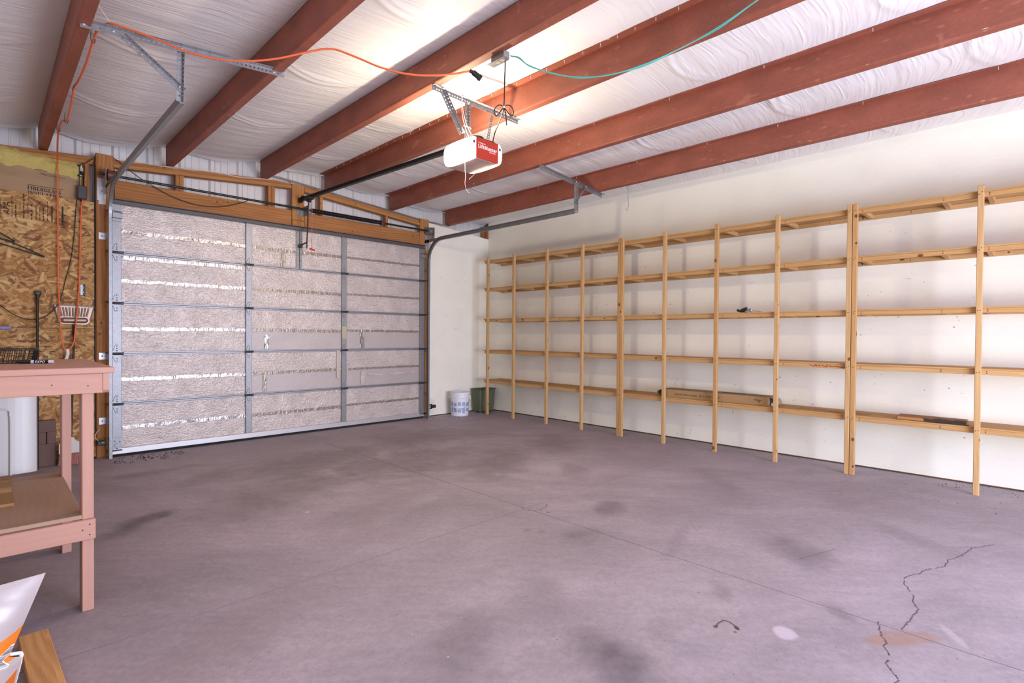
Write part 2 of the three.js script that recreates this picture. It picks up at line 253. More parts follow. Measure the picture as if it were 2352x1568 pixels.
function slabTex(x0, x1, z0, z1, W, H) {
  const ux = (x1 - x0), uz = (z1 - z0);
  const t = dataTex(W, H, (u, v, o) => {
    const X = x0 + u * ux, Z = z1 - v * uz;                           // v runs towards the door wall
    const a = (X - Z) * 0.7071, b = (X + Z) * 0.7071;                 // trowel sweeps
    const big = fbm(X * 0.9 + 40, Z * 0.9 + 12, 3), mid = fbm(a * 4.2 + 5 * big, b * 2.4 + 30, 4), st = vn(a * 40 + 90 + mid * 6, b * 8 + 11), gr = vn(X * 180, Z * 180), g2 = vn(X * 55 + 3, Z * 55);
    const k = 0.80 + 0.22 * (big - 0.44) + 0.17 * (mid - 0.44) + 0.045 * (st - 0.5) + 0.07 * (gr - 0.5) + 0.06 * (g2 - 0.5) + 0.17;
    o[0] = 162 * k; o[1] = 149 * k; o[2] = 156 * k;
  }, true, false);
  const d = t.image.data, sx = W / ux, sz = H / uz;
  const put = (X, Z, c, w) => { const i = Math.round((X - x0) * sx - 0.5), j = Math.round((z1 - Z) * sz - 0.5); if (i < 0 || j < 0 || i >= W || j >= H) return; const k = (j * W + i) * 4; for (let m = 0; m < 3; m++) d[k + m] = d[k + m] * (1 - w) + c[m] * w; };
  const dab = (X, Z, r, c, w) => { const n = Math.max(1, Math.ceil(r * sx)); for (let j = -n; j <= n; j++) for (let i = -n; i <= n; i++) { const q = Math.hypot(i / sx, j / sz) / r; if (q < 1 || n === 1) put(X + i / sx, Z + j / sz, c, w * clamp(1.3 - q)); } };
  for (const [cx, cz, rx, rz, turn, s, c] of stains) {
    const R = Math.max(rx, rz) * 1.5; if (cx + R < x0 || cx - R > x1 || cz + R < z0 || cz - R > z1) continue;
    const ct = Math.cos(turn), sn = Math.sin(turn);
    for (let Z = Math.max(z0, cz - R); Z < Math.min(z1, cz + R); Z += 1 / sz) for (let X = Math.max(x0, cx - R); X < Math.min(x1, cx + R); X += 1 / sx) {
      const dx = X - cx, dz = Z - cz, p = (dx * ct - dz * sn) / rx, q = (dx * sn + dz * ct) / rz, e = Math.hypot(p, q) + 0.9 * (fbm(X * 9 + cx * 31, Z * 9, 3) - 0.44);
      const lite = c[0] > 150, w = s * 0.85 * smooth(1.25, lite ? 0.7 : 0.2, e) * (lite ? 1 : 0.5 + 0.6 * fbm(X * 14 + 7, Z * 14, 3) + 0.25 * vn(X * 60, Z * 60)); if (w > 0.01) put(X, Z, c, Math.min(0.9, w));
    }
  }
  seed = 99;
  for (const c of cracks) for (let i = 0; i + 1 < c.length; i++) { const [ax, az] = c[i], [bx, bz] = c[i + 1], n = Math.hypot(bx - ax, bz - az) * 900; let jx = 0, jz = 0; for (let k = 0; k < n; k++) { jx = jx * 0.96 + rr(-0.0016, 0.0016); jz = jz * 0.96 + rr(-0.0016, 0.0016); const f = k / n; if (vn(k * 0.02 + i * 9, 3) > 0.10) dab(ax + (bx - ax) * f + jx, az + (bz - az) * f + jz, 0.0022, [44, 38, 48], 0.6); } }
  // the brown arc left by a drip, dark smears and specks
  { const A = [[-3.742, 5.574], [-3.699, 5.569], [-3.661, 5.575], [-3.656, 5.6], [-3.671, 5.629], [-3.689, 5.649]]; for (let i = 0; i + 1 < A.length; i++) for (let k = 0; k < 60; k++) { const f = k / 60, end = (i === 0 && f < 0.4) || (i === 4 && f > 0.2); dab(A[i][0] + (A[i + 1][0] - A[i][0]) * f + rr(-0.002, 0.002), A[i][1] + (A[i + 1][1] - A[i][1]) * f + rr(-0.002, 0.002), end ? 0.010 : 0.0042, [74, 58, 50], end ? 0.09 : 0.18); } dab(-3.718, 5.648, 0.008, [74, 58, 50], 0.7); }
  for (let k = 0; k < 160; k++) { const f = k / 160; dab(-2.72 + 0.30 * f, 5.60 - 0.0 * f + 0.10 * f, 0.004, [78, 70, 74], 0.35 * (rnd() > 0.3)); }
  for (let i = 0; i < 900; i++) { const X = rr(XL, 0), Z = rr(0, 7.9), w = rnd() < 0.16; dab(X, Z, w ? rr(0.002, 0.005) : rr(0.0015, 0.004), w ? [225, 218, 222] : [52, 46, 46], rr(0.4, 0.9)); }
  for (let i = 0; i < 260; i++) { let X = rr(XL, 0), Z = rr(0.4, 7.9); const A = rr(-0.5, 0.9), n = rr(10, 90); const c = rnd() < 0.3 ? [196, 186, 190] : [96, 84, 86]; for (let k = 0; k < n; k++) { dab(X, Z, 0.0016, c, rr(0.05, 0.28)); X += 0.0022 * Math.cos(A) + rr(-3e-4, 3e-4); Z += 0.0022 * Math.sin(A) + rr(-3e-4, 3e-4); } }
  dab(-3.153, 4.115, 0.014, [70, 96, 176], 0.85); dab(-3.145, 4.125, 0.009, [70, 96, 176], 0.8); dab(-4.36, 2.96, 0.018, [236, 226, 232], 0.8);
  t.needsUpdate = true; return t;
}
{
  const floor = struct('floor', 'bare grey concrete garage floor with stains, cracks and two saw-cut joints', 'floor');
  const JX = -3.205, JZ = 3.945, g = 0.0024;
  for (const [x0, x1, z0, z1, W, H] of [[XL, JX - g, JZ + g, 7.89, 1536, 1920], [JX + g, 0, JZ + g, 7.89, 1536, 1920], [XL, JX - g, 0, JZ - g, 1024, 1280], [JX + g, 0, 0, JZ - g, 1024, 1280]]) {
    const geo = new THREE.BoxGeometry(x1 - x0, 0.10, z1 - z0); geo.translate((x0 + x1) / 2, -0.05, (z0 + z1) / 2);
    part('slab', geo, std({ map: slabTex(x0, x1, z0, z1, W, H), roughness: 0.62, bumpMap: fineNoise, bumpScale: 0.0006 }), floor);
  }
  for (const [x0, x1] of [[XL, JX - g], [JX + g, 0]]) part('slab', new THREE.BoxGeometry(x1 - x0, 0.10, ZF - 7.895).translate((x0 + x1) / 2, -0.05, (ZF + 7.895) / 2), M.concrete, floor);
  part('subgrade', new THREE.BoxGeometry(8.2, 0.1, 11.2).translate(-3.2, -0.155, 4.8), M.concrete, floor);
  part('apron', new THREE.BoxGeometry(8.2, 0.09, 0.6).translate(-3.2, -0.055, -0.31), M.concrete, floor);
}
const drive = struct('driveway', 'pale concrete driveway outside the open door behind the camera', 'driveway');
part('slab', new THREE.BoxGeometry(9, 0.1, 6).translate(-3.2, -0.07, ZF + 3.2), M.concrete, drive);

// ---------------------------------------------------------------- side and rear walls
function wallUV(geo, f) { const p = geo.attributes.position, u = geo.attributes.uv; for (let i = 0; i < p.count; i++) { const [a, b] = f(p.getX(i), p.getY(i), p.getZ(i)); u.setXY(i, a, b); } return geo; }
{
  const w = struct('wall_right', 'off-white painted drywall behind the long pine shelves', 'wall');
  part('drywall_panel', wallUV(new THREE.BoxGeometry(0.016, 3.10, ZF).translate(0.008, 1.564, ZF / 2), (x, y, z) => [z / 7.9, y / 3.1]), M.drywall, w);
  part('sill_plate', span(0.03, 0.118, 0, 0.04, 0, ZF), M.lumber[0], w);
  part('outer_skin', new THREE.BoxGeometry(0.02, 3.4, ZF + 0.4).translate(0.13, 1.6, ZF / 2), M.siding, w);
  const l = struct('wall_left', 'off-white side wall with one window beside the camera', 'wall');
  const P = [[0, 5.65, 0, 3.2], [6.55, ZF, 0, 3.2], [5.65, 6.55, 0, 0.9], [5.65, 6.55, 2.0, 3.2]];
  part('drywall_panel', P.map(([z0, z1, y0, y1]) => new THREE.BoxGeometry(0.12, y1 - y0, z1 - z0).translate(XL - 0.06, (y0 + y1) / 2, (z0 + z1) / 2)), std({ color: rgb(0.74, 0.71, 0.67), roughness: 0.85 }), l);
  const win = struct('window_1', 'white framed side window beside the camera', 'window');
  part('frame', [span(XL - 0.09, XL - 0.03, 0.9, 0.95, 5.65, 6.55), span(XL - 0.09, XL - 0.03, 1.95, 2.0, 5.65, 6.55), span(XL - 0.09, XL - 0.03, 0.95, 1.95, 5.65, 5.70), span(XL - 0.09, XL - 0.03, 0.95, 1.95, 6.50, 6.55)], M.white, win);
  part('pane', new THREE.PlaneGeometry(0.8, 1.0).rotateY(Math.PI / 2).translate(XL - 0.06, 1.45, 6.1), new THREE.MeshPhysicalMaterial({ color: 0xffffff, transmission: 1, thickness: 0, roughness: 0.0, ior: 1.45 }), win);
  const f = struct('wall_front', 'off-white end wall with a wide open doorway behind the camera', 'wall');
  const Q = [[XL - 0.12, -4.6, 0, 3.4], [-1.6, 0.12, 0, 3.4], [-4.6, -1.6, 2.12, 3.4]];
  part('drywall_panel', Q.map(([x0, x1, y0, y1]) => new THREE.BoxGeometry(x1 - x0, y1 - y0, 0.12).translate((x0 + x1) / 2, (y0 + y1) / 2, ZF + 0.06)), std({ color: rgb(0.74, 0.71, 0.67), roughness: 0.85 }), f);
}

// ---------------------------------------------------------------- the wall with the overhead door
const wb = struct('wall_back', 'framed end wall with lumber header, ribbed metal siding, strand board and drywall', 'wall');
{
  // ribbed siding in panels about 0.9 m wide
  const rib = []; const prof = [[0, 0], [0.02, 0.022], [0.055, 0.022], [0.075, 0], [0.125, 0], [0.129, 0.005], [0.141, 0.005], [0.145, 0], [0.20, 0], [0.204, 0.005], [0.216, 0.005], [0.22, 0], [0.295, 0]];
  for (let k = 0; k < 8; k++) {
    const x0 = XL - 0.1 + k * 0.885, pts = []; for (let r = 0; r < 3; r++) for (const [x, z] of prof) pts.push([x0 + r * 0.295 + x, -0.165 + z - (k % 2) * 0.0012]);
    const pos = [], y0 = 2.35, y1 = 3.5; for (let i = 0; i + 1 < pts.length; i++) { const [ax, az] = pts[i], [bx, bz] = pts[i + 1]; pos.push(ax, y0, az, bx, y0, bz, bx, y1, bz, ax, y0, az, bx, y1, bz, ax, y1, az); }
    const g = new THREE.BufferGeometry(); g.setAttribute('position', new THREE.Float32BufferAttribute(pos, 3)); g.setAttribute('uv', new THREE.Float32BufferAttribute(new Float32Array(pos.length / 3 * 2).map((_, i) => i % 2 ? pos[(i >> 1) * 3 + 1] : pos[(i >> 1) * 3]), 2)); g.computeVertexNormals();
    part('siding_panel', g, M.siding, wb);
  }
  part('outer_skin', new THREE.BoxGeometry(7, 1.3, 0.02).translate(-3.2, 3.0, -0.20), M.siding, wb);
  const wood = (name, x0, x1, y0, y1, z0, z1, m = pick(M.lumber)) => part(name, span(x0, x1, y0, y1, z0, z1, 0.003), m, wb);
  wood('header_board', -5.02, -3.262, 2.53, 2.752, -0.04, -0.002, M.lumber[0]); wood('header_board', -3.100, -1.366, 2.53, 2.745, -0.04, -0.002, M.lumber[0]);
  wood('header_board', -5.02, -1.366, 2.50, 2.53, -0.10, -0.03, M.lumber[1]);
  wood('jamb_board', -5.168, -5.026, 0, 2.985, -0.04, 0); wood('jamb_board', -5.06, -5.022, 0, 2.5, -0.16, -0.04);
  wood('jamb_board', -1.362, -1.205, 0, 2.955, -0.04, 0, M.lumber[1]);
  wood('spring_block', -3.258, -3.104, 2.64, 3.078, -0.036, 0.002, M.lumber[1]); wood('spring_block', -3.254, -3.106, 2.545, 2.637, -0.034, 0.000, M.lumber[1]);
  // sloping top plate below the gable, in two runs, and the double plate over the strand board
  const run = (xa, ya, xb, yb, h, z0, z1, m) => { const L = Math.hypot(xb - xa, yb - ya); part('top_plate', mv(cbox(L, h, z1 - z0, 0.003), (xa + xb) / 2, (ya + yb) / 2, (z0 + z1) / 2, 0, 0, Math.atan2(yb - ya, xb - xa)), m, wb); };
  run(-5.026, 2.895, -3.26, 3.040, 0.04, -0.092, -0.003, M.lumber[1]); run(-5.026, 2.935, -3.26, 3.080, 0.038, -0.092, -0.022, M.lumber[0]);
  run(-3.10, 3.028, -1.365, 2.872, 0.04, -0.092, -0.003, M.lumber[1]); run(-3.10, 3.068, -1.365, 2.912, 0.038, -0.092, -0.022, M.lumber[0]);
  run(-6.38, 2.80, -5.17, 2.888, 0.04, -0.09, 0.0, M.lumber[1]); run(-6.38, 2.838, -5.17, 2.926, 0.036, -0.09, -0.012, M.lumber[0]);
  const stud = (x, top) => wood('cripple_stud', x - 0.019, x + 0.019, 2.752, top, -0.09, -0.004, pick(M.lumber));
  stud(-4.437, 2.92); stud(-3.48, 2.998); stud(-2.88, 2.985); stud(-1.925, 2.90);
  stud(-4.477, 2.917); stud(-3.52, 2.995);
  wood('stud', -5.256, -5.218, 0, 2.87, -0.09, 0.0); wood('stud', -5.93, -5.892, 0, 2.83, -0.09, -0.004);
  // strand board, two sheets
  const osb = (y0, y1) => part('strand_board', wallUV(new THREE.BoxGeometry(1.225, y1 - y0, 0.012).translate(-5.787, (y0 + y1) / 2, 0.0065), (x, y) => [(x + 6.4) / 1.23, y / 2.5]), M.osb, wb);
  osb(0.02, 1.268); osb(1.272, 2.495);
  part('wall_core', [new THREE.BoxGeometry(1.36, 2.5, 0.06).translate(-5.74, 1.25, -0.14), new THREE.BoxGeometry(1.6, 2.8, 0.06).translate(-0.55, 1.4, -0.14)], M.siding, wb);
  // drywall to the right of the door, its top cut to the slope of the roof
  const s = new THREE.Shape(); s.moveTo(-1.207, 0.012); s.lineTo(0, 0.012); s.lineTo(0, 2.822); s.lineTo(-1.207, 2.912); s.closePath();
  const dg = new THREE.ExtrudeGeometry(s, { depth: 0.014, bevelEnabled: false }); dg.translate(0, 0, -0.014);
  part('drywall_panel', wallUV(dg, (x, y) => [x / 7.9 + 0.5, y / 3.1]), M.drywall, wb);
  part('sill_plate', span(-1.2, 0.03, 0, 0.04, -0.12, -0.03), M.lumber[0], wb);
  part('corner_trim', [span(-0.045, 0.0, 2.82, 3.04, -0.13, -0.09), span(-0.016, -0.002, 2.825, 3.04, -0.09, 0.0)], M.lumber[0], wb);
}

// ---------------------------------------------------------------- roof, insulation blankets and purlins
const BEAMS = [-5.585, -4.575, -3.615, -2.822, -1.862, -0.862];
{
  const c = struct('ceiling', 'white vinyl-faced insulation blankets sagging between the red roof beams', 'ceiling');
  const roof = (x0, x1) => { const L = x1 - x0, ym = (roofY(x0) + roofY(x1)) / 2; return mv(new THREE.BoxGeometry(Math.hypot(L, roofY(x1) - roofY(x0)), 0.03, ZF + 0.6), (x0 + x1) / 2, ym + 0.09, ZF / 2, 0, 0, Math.atan2(roofY(x1) - roofY(x0), L)); };
  part('roof_deck', [roof(XL - 0.2, RIDGE), roof(RIDGE, 0.2)], M.siding, c);
  const edges = [XL - 0.02, ...BEAMS, 0.012];
  for (let b = 0; b + 1 < edges.length; b++) {
    const x0 = edges[b], x1 = edges[b + 1], NX = 22, NZ = 510, pos = [], uv = [], idx = [], sg = b === 6 ? 0.030 : 0.062, zs = -0.105;
    for (let j = 0; j <= NZ; j++) for (let i = 0; i <= NX; i++) {
      const f = i / NX, x = x0 + (x1 - x0) * f, z = zs + (ZF + 0.1 - zs) * j / NZ, arch = Math.sin(Math.PI * f);
      const ph = z - 0.16 * arch + 0.08 * vn(x * 2 + b * 7, z * 0.7);                       // folds bow across the bay
      let w = -0.005 * Math.pow(Math.abs(vn(f * 2 + b * 5, ph * 7 + b * 31) - 0.5) * 2, 1.3) + 0.012 * (vn(f * 1.4 + 3 * b, ph * 3 + 50 + b * 13) - 0.5) + 0.002 * (vn(f * 5 + b, ph * 26 + 7 * b) - 0.5);
      for (let s = 0; s < 8; s++) { const zc = 0.62 + s * 1.22 + (b % 3) * 0.34 - 0.16 * (arch - 1), d = z - zc; w += -0.010 * Math.exp(-d * d / 0.0006) - 0.007 * Math.exp(-(d - 0.065) * (d - 0.065) / 0.0004); }
      const fray = j < 3 ? -0.02 * vn(x * 9, 3) * (3 - j) / 3 : 0;
      pos.push(x, roofY(x) + 0.012 - sg * arch * (0.8 + 0.5 * vn(z * 0.8, b * 3.3)) + w * (0.25 + 0.75 * arch) + fray, z); uv.push((x - x0) / 1.0, z / 1.0 - 0.10 * arch);
    }
    for (let j = 0; j < NZ; j++) for (let i = 0; i < NX; i++) { const a = j * (NX + 1) + i; idx.push(a, a + NX + 1, a + 1, a + 1, a + NX + 1, a + NX + 2); }
    const g = new THREE.BufferGeometry(); g.setAttribute('position', new THREE.Float32BufferAttribute(pos, 3)); g.setAttribute('uv', new THREE.Float32BufferAttribute(uv, 2)); g.setIndex(idx); g.computeVertexNormals();
    part('insulation_blanket', g, M.vinyl, c);
  }
}
const purlinLabel = ['red-oxide steel roof beam with the orange cord tied along its flange', 'red-oxide steel roof beam holding the far end of the cord-draped perforated bracket', 'red-oxide steel roof beam carrying the metal outlet box', 'red-oxide steel roof beam directly above the garage door opener, with closely spaced clips', 'red-oxide steel roof beam between the opener and the white wall, holding a bracket end', 'red-oxide steel roof beam closest to the shelf wall, with a wire hook hanging'];
BEAMS.forEach((x, i) => {
  const o = thing('roof_purlin', purlinLabel[i], 'roof beam', [x, roofY(x) - 0.212, 0.0], 'red steel roof purlins');
  const t = 0.0028, H = 0.212, F = 0.066, top = i < 3 ? 1 : -1, poly = [];
  // bottom lip, bottom flange, web, top flange, top lip (outer line, then back along the inner line)
  const r = 0.012, q = r * 0.293, outer = [[F + 0.006, 0.019], [F, 0], [r, 0], [q, q], [0, r], [0, H]];
  const inner = [[t, H], [t, r + t], [r + t, t], [F - t, t], [F + 0.006 - t, 0.019]];
  for (const p of [...outer, ...inner]) poly.push(p);
  const path = []; for (let k = 0; k <= 1; k++) path.push([-0.055 + (ZF + 0.1) * k, 0]);
  const mk = (pts) => { const s = new THREE.Shape(pts.map((p) => new THREE.Vector2(...p))); const g = new THREE.ExtrudeGeometry(s, { depth: ZF + 0.05, bevelEnabled: false }); g.translate(0, 0, -0.05); return wallUV(g, (a, b, c) => [c / 4 + i * 0.27, (b + Math.abs(a)) / 0.6 + i * 0.13]); };
  part('web', mk(poly), M.red, o);
  const tf = top > 0 ? [[0, H], [F, H], [F, H - 0.018], [F - t, H - 0.018], [F - t, H - t], [0, H - t]] : [[t, H], [-F, H], [-F - 0.002, H - 0.008], [-F + t - 0.002, H - 0.008], [-F + t, H - t], [t, H - t]];
  part('top_flange', mk(tf), M.red, o);
  // insulation clips hanging below the top flange
  if (top < 0) {
    const step = i === 3 ? 0.155 : 0.72; let n = 0;
    if (i > 3) { const ch = []; for (let k = 0; k < 9; k++) { const z = 1.2 + 0.62 * k + rr(-0.25, 0.25), s = new THREE.CircleGeometry(rr(0.006, 0.011), 7); s.scale(1.8, 0.8, 1); s.rotateY(-Math.PI / 2); s.rotateZ(0.6); s.translate(0.0028, 0.0075, z); ch.push(s); } part('putty_chips', merge(ch), std({ color: rgb(0.66, 0.55, 0.42), roughness: 0.9 }), o).userData.kind = 'stuff'; }
    for (let z = 0.12 + 0.1 * i; z < 7.3; z += step * (0.85 + 0.3 * rnd())) { part('clip', mv(cbox(0.0035, 0.030, 0.006, 0.001), -F + 0.002, H - 0.016, z), M.steelBright, o); n++; }
  }
});

// ================================================================ the overhead door
const ZD = 0.07, SEC = 0.5004, ROW0 = 0.5254, STX = [-5.014, -3.779, -2.599, -1.369], STW = [0.074, 0.068, 0.070, 0.076];
const hingeGeo = (() => {
  const leaf = (sgn) => { const s = new THREE.Shape(); s.moveTo(-0.036, 0); s.lineTo(0.036, 0); s.lineTo(0.036, 0.014); s.quadraticCurveTo(0.020, 0.05, 0.011, 0.082); s.quadraticCurveTo(0, 0.098, -0.011, 0.082); s.quadraticCurveTo(-0.020, 0.05, -0.036, 0.014); s.closePath(); const g = new THREE.ExtrudeGeometry(s, { depth: 0.006, bevelEnabled: true, bevelSize: 0.001, bevelThickness: 0.0015, bevelSegments: 1, curveSegments: 5 }); if (sgn < 0) g.rotateZ(Math.PI); return g.scale(1.15, 1, 1); };
  return [leaf(1), leaf(-1)];
})();
const bolt = (r = 0.006) => new THREE.SphereGeometry(r, 8, 5, 0, Math.PI * 2, 0, Math.PI / 2).rotateX(Math.PI / 2);
{
  const door = struct('door_1', 'closed sectional overhead door lined with crinkled silver foil insulation', 'garage door');
  const xL = -5.053, xR = -1.330;
  const foilSheet = (x0, x1, y0, y1, z, amp, sd, uvs = 1) => {
    const nx = Math.max(2, Math.round((x1 - x0) / 0.03)), ny = Math.max(2, Math.round((y1 - y0) / 0.03)), g = new THREE.PlaneGeometry(x1 - x0, y1 - y0, nx, ny); g.translate((x0 + x1) / 2, (y0 + y1) / 2, z);
    const p = g.attributes.position, u = g.attributes.uv;
    for (let i = 0; i < p.count; i++) { const X = p.getX(i), Y = p.getY(i); p.setZ(i, z + amp * (fbm(X * 5 + sd, Y * 9 + sd, 3) - 0.44) * 2); u.setXY(i, X * uvs + sd * 0.37, Y * uvs); }
    g.computeVertexNormals(); return g;
  };
  const tapeStrip = (x0, x1, y0, y1, z, sd) => {                        // crinkled strip with ragged edges
    const nx = Math.max(3, Math.round((x1 - x0) / 0.012)), ny = Math.max(3, Math.round((y1 - y0) / 0.012)), g = new THREE.PlaneGeometry(x1 - x0, y1 - y0, nx, ny); g.translate((x0 + x1) / 2, (y0 + y1) / 2, z);
    const p = g.attributes.position, u = g.attributes.uv, long = x1 - x0 > y1 - y0;
    for (let i = 0; i < p.count; i++) {
      const X = p.getX(i), Y = p.getY(i), c = long ? X : Y, e = long ? (Y - (y0 + y1) / 2) / (y1 - y0) * 2 : (X - (x0 + x1) / 2) / (x1 - x0) * 2, rag = 0.010 * (vn(c * 42 + sd, sd + (e > 0 ? 3 : 9)) - 0.5) * Math.abs(e), fold = smooth(0.62, 0.74, vn(c * 3.1 + sd * 1.7, 5));
      p.setXYZ(i, long ? X : X + rag, long ? Y + rag + 0.006 * (vn(c * 1.7 + sd, 2) - 0.5) : Y, z + 0.0042 * (fbm(X * 26 + sd, Y * 48 + sd, 2) - 0.36) + 0.003 * fold * (vn(X * 90, Y * 60 + sd) - 0.5)); u.setXY(i, X + sd, Y);
    }
    g.computeVertexNormals(); return g;
  };
  const tapesH = [0.285, 0.765, 1.270, 1.752, 2.235];
  for (let s = 0; s < 5; s++) {
    const y0 = s === 0 ? 0.026 : ROW0 + SEC * (s - 1), y1 = ROW0 + SEC * s;
    const sec = new THREE.Group(); sec.name = 'section'; door.add(sec);
    part('skin', span(xL, xR, y0 + 0.001, y1 - 0.001, 0.012, 0.018, 0.001), M.doorWhite, sec);
    // meeting rails along the joints
    const lipA = s ? span(xL + 0.01, xR - 0.01, y0 + 0.001, y0 + 0.016, 0.018, ZD - 0.010, 0.002) : span(xL, xR, y0, y0 + 0.058, 0.018, ZD + 0.004, 0.003);
    part(s ? 'bottom_rail' : 'bottom_retainer', lipA, s ? M.galv : std({ color: rgb(0.62, 0.60, 0.61), metalness: 0.6, roughness: 0.4 }), sec);
    if (s < 4) part('top_rail', span(xL + 0.01, xR - 0.01, y1 - 0.017, y1 - 0.001, 0.018, ZD - 0.012, 0.002), M.galv, sec);
    // stiles
    for (let k = 0; k < 4; k++) {
      const st = part('stile', span(STX[k] - STW[k] / 2, STX[k] + STW[k] / 2, y0 + (s ? 0.002 : 0.058), y1 - 0.002, 0.018, ZD, 0.003, 2, 2), M.galv, sec);
      st.userData.label = 'grey steel stile';
    }
    // foil sheets between the stiles, upper and lower, with a tape over their joint
    for (let b = 0; b < 3; b++) {
      const x0 = STX[b] + STW[b] / 2 - 0.004, x1 = STX[b + 1] - STW[b + 1] / 2 + 0.004, ty = tapesH[s] + (b === 2 ? 0.012 : 0) + rr(-0.006, 0.006), lo = s ? y0 + 0.014 : y0 + 0.056, hi = y1 - (s < 4 ? 0.015 : 0.03), sd = s * 7 + b * 3;
      const dull = (s === 2 || s === 1) && b > 0;
      part('foil_sheet', foilSheet(x0, x1, ty - 0.004, hi, 0.046, 0.004, sd + 1), M.foil, sec);
      part('foil_sheet', foilSheet(x0, x1, lo, ty + 0.004, 0.045, 0.0035, sd + 2), dull ? M.foilDull : M.foil, sec);
      const th = b === 2 ? 0.026 : 0.035, tilt = b === 0 ? 0.004 : 0;
      const tg = tapeStrip(x0 + 0.004, x1 - 0.002, ty - th / 2, ty + th / 2, 0.0535, sd + 9);
      part('foil_tape', tg, b === 0 ? M.tape : b === 1 ? M.tapeDull : M.tapeDull, sec);
    }
    const strip = (x0, x1, y, h, m = M.tape) => part('foil_tape', tapeStrip(x0, x1, y - h / 2, y + h / 2, 0.0545, Math.abs(x0) * 9 + y), m, sec);
    if (s === 3) strip(-4.965, -3.85, 1.985, 0.04);
    if (s === 2) { part('foil_tape', tapeStrip(-3.60, -3.55, 1.05, 1.22, 0.0545, 4), M.tape, sec); part('foil_tape', tapeStrip(-2.36, -2.295, 1.045, 1.29, 0.0545, 5), M.tape, sec); }
    if (s === 4) part('foil_tape', tapeStrip(-3.41, -3.36, 2.04, 2.215, 0.0545, 6), M.tapeDull, sec);
    if (s === 1) { part('foil_tape', tapeStrip(-3.62, -3.575, 0.545, 0.74, 0.0545, 7), M.tapeDull, sec); part('foil_tape', tapeStrip(-2.35, -2.30, 0.56, 0.74, 0.0545, 8), M.foil, sec); strip(-2.24, -1.49, 0.685, 0.026, M.foil); part('paper_sticker', span(-2.70, -2.655, 0.66, 1.02, ZD - 0.012, ZD - 0.010, 0.0005), std({ color: rgb(0.55, 0.48, 0.42), roughness: 0.8 }), sec); }
    if (s === 2) part('sticker', span(-2.628, -2.568, 1.175, 1.335, ZD, ZD + 0.001, 0.0003), std({ map: canvasTex(64, 160, (g) => { g.fillStyle = '#b9ad93'; g.fillRect(0, 0, 64, 160); g.fillStyle = '#7d7468'; g.fillRect(6, 52, 52, 3); g.fillRect(6, 100, 52, 3); g.fillRect(14, 60, 34, 32); g.fillStyle = '#9d937e'; for (let k = 0; k < 9; k++) g.fillRect(8, 8 + k * 5, 40, 2); for (let k = 0; k < 8; k++) g.fillRect(8, 110 + k * 6, 46, 2); }), roughness: 0.6 }), sec);
    // hinges on the joint above this section
    if (s < 4) for (let k = 0; k < 4; k++) {
      const sc = k === 0 || k === 3 ? 1 : 0.82, m = M.galv, gs = [hingeGeo[0].clone().scale(sc, sc, 1), hingeGeo[1].clone().scale(sc, sc, 1)];
      for (const yy of [0.05, 0.075, -0.05, -0.075]) gs.push(bolt(0.006).translate(0, yy * sc, 0.007)); gs.push(bolt(0.007).translate(0, 0.028 * sc, 0.007));
      const hm = part('hinge', [...gs, cyl(0.008, 0.092 * sc, 'x', 10).translate(0, 0, 0.009), cyl(0.010, 0.02, 'x', 10).translate(0.038 * sc, 0.0, 0.010), cyl(0.010, 0.02, 'x', 10).translate(-0.038 * sc, 0, 0.010)], m, sec); hm.position.set(STX[k], y1, ZD + 0.001);
      const pin = part('hinge_pin', [cyl(0.006, (k === 0 || k === 3) ? 0.15 : 0.11 * sc, 'x', 8).translate(k === 0 ? -0.02 : k === 3 ? 0.02 : 0, 0.004, 0.018), cyl(0.005, 0.104 * sc, 'x', 8).translate(0, -0.010, 0.014)], M.blackMetal, sec); pin.position.set(STX[k], y1, ZD + 0.001);
    }
    if (s === 0) {
      part('rubber_seal', span(xL, xR, 0.0, 0.026, 0.014, ZD - 0.006, 0.006), M.rubber, sec);
      for (const k of [0, 3]) { const sgn = k ? 1 : -1; part('corner_bracket', [span(STX[k] - 0.037, STX[k] + 0.037, 0.07, 0.19, ZD, ZD + 0.004, 0.001), cyl(0.02, 0.012, 'z', 12).translate(STX[k], 0.115, ZD + 0.008), bolt(0.007).translate(STX[k] - 0.02, 0.16, ZD + 0.004), bolt(0.007).translate(STX[k] + 0.022, 0.15, ZD + 0.004), bolt(0.007).translate(STX[k], 0.085, ZD + 0.004)], M.galv, sec); part('roller_shaft', [cyl(0.006, 0.12, 'x', 8).translate(STX[k] + sgn * 0.02, 0.066, ZD + 0.012), cyl(0.014, 0.03, 'x', 10).translate(STX[k] + sgn * 0.05, 0.066, ZD + 0.012)], M.blackMetal, sec); }
    }
    if (s === 4) {
      // stiffening strut across the top, the top roller brackets and the drilled uprights of the operator bracket
      part('strut', [span(xL, xR, 2.500, 2.545, ZD, ZD + 0.004, 0.001, 1, 1), span(xL, xR, 2.540, 2.546, ZD, ZD + 0.05, 0.001, 1, 1), span(xL, xR, 2.498, 2.503, ZD, ZD + 0.03, 0.001, 1, 1)], M.brownPaint, sec);
      for (const k of [0, 3]) { const sgn = k ? 1 : -1; part('top_bracket', [span(STX[k] - 0.038, STX[k] + 0.038, 2.36, 2.41, ZD, ZD + 0.035, 0.002), span(STX[k] - 0.036, STX[k] + 0.036, 2.33, 2.36, ZD, ZD + 0.006, 0.002), span(STX[k] - 0.042, STX[k] + 0.042, 2.41, 2.416, ZD, ZD + 0.05, 0.001)], M.galv, sec); part('roller_shaft', cyl(0.006, 0.13, 'x', 8).translate(STX[k] + sgn * 0.03, 2.42, ZD + 0.03), M.blackMetal, sec); }
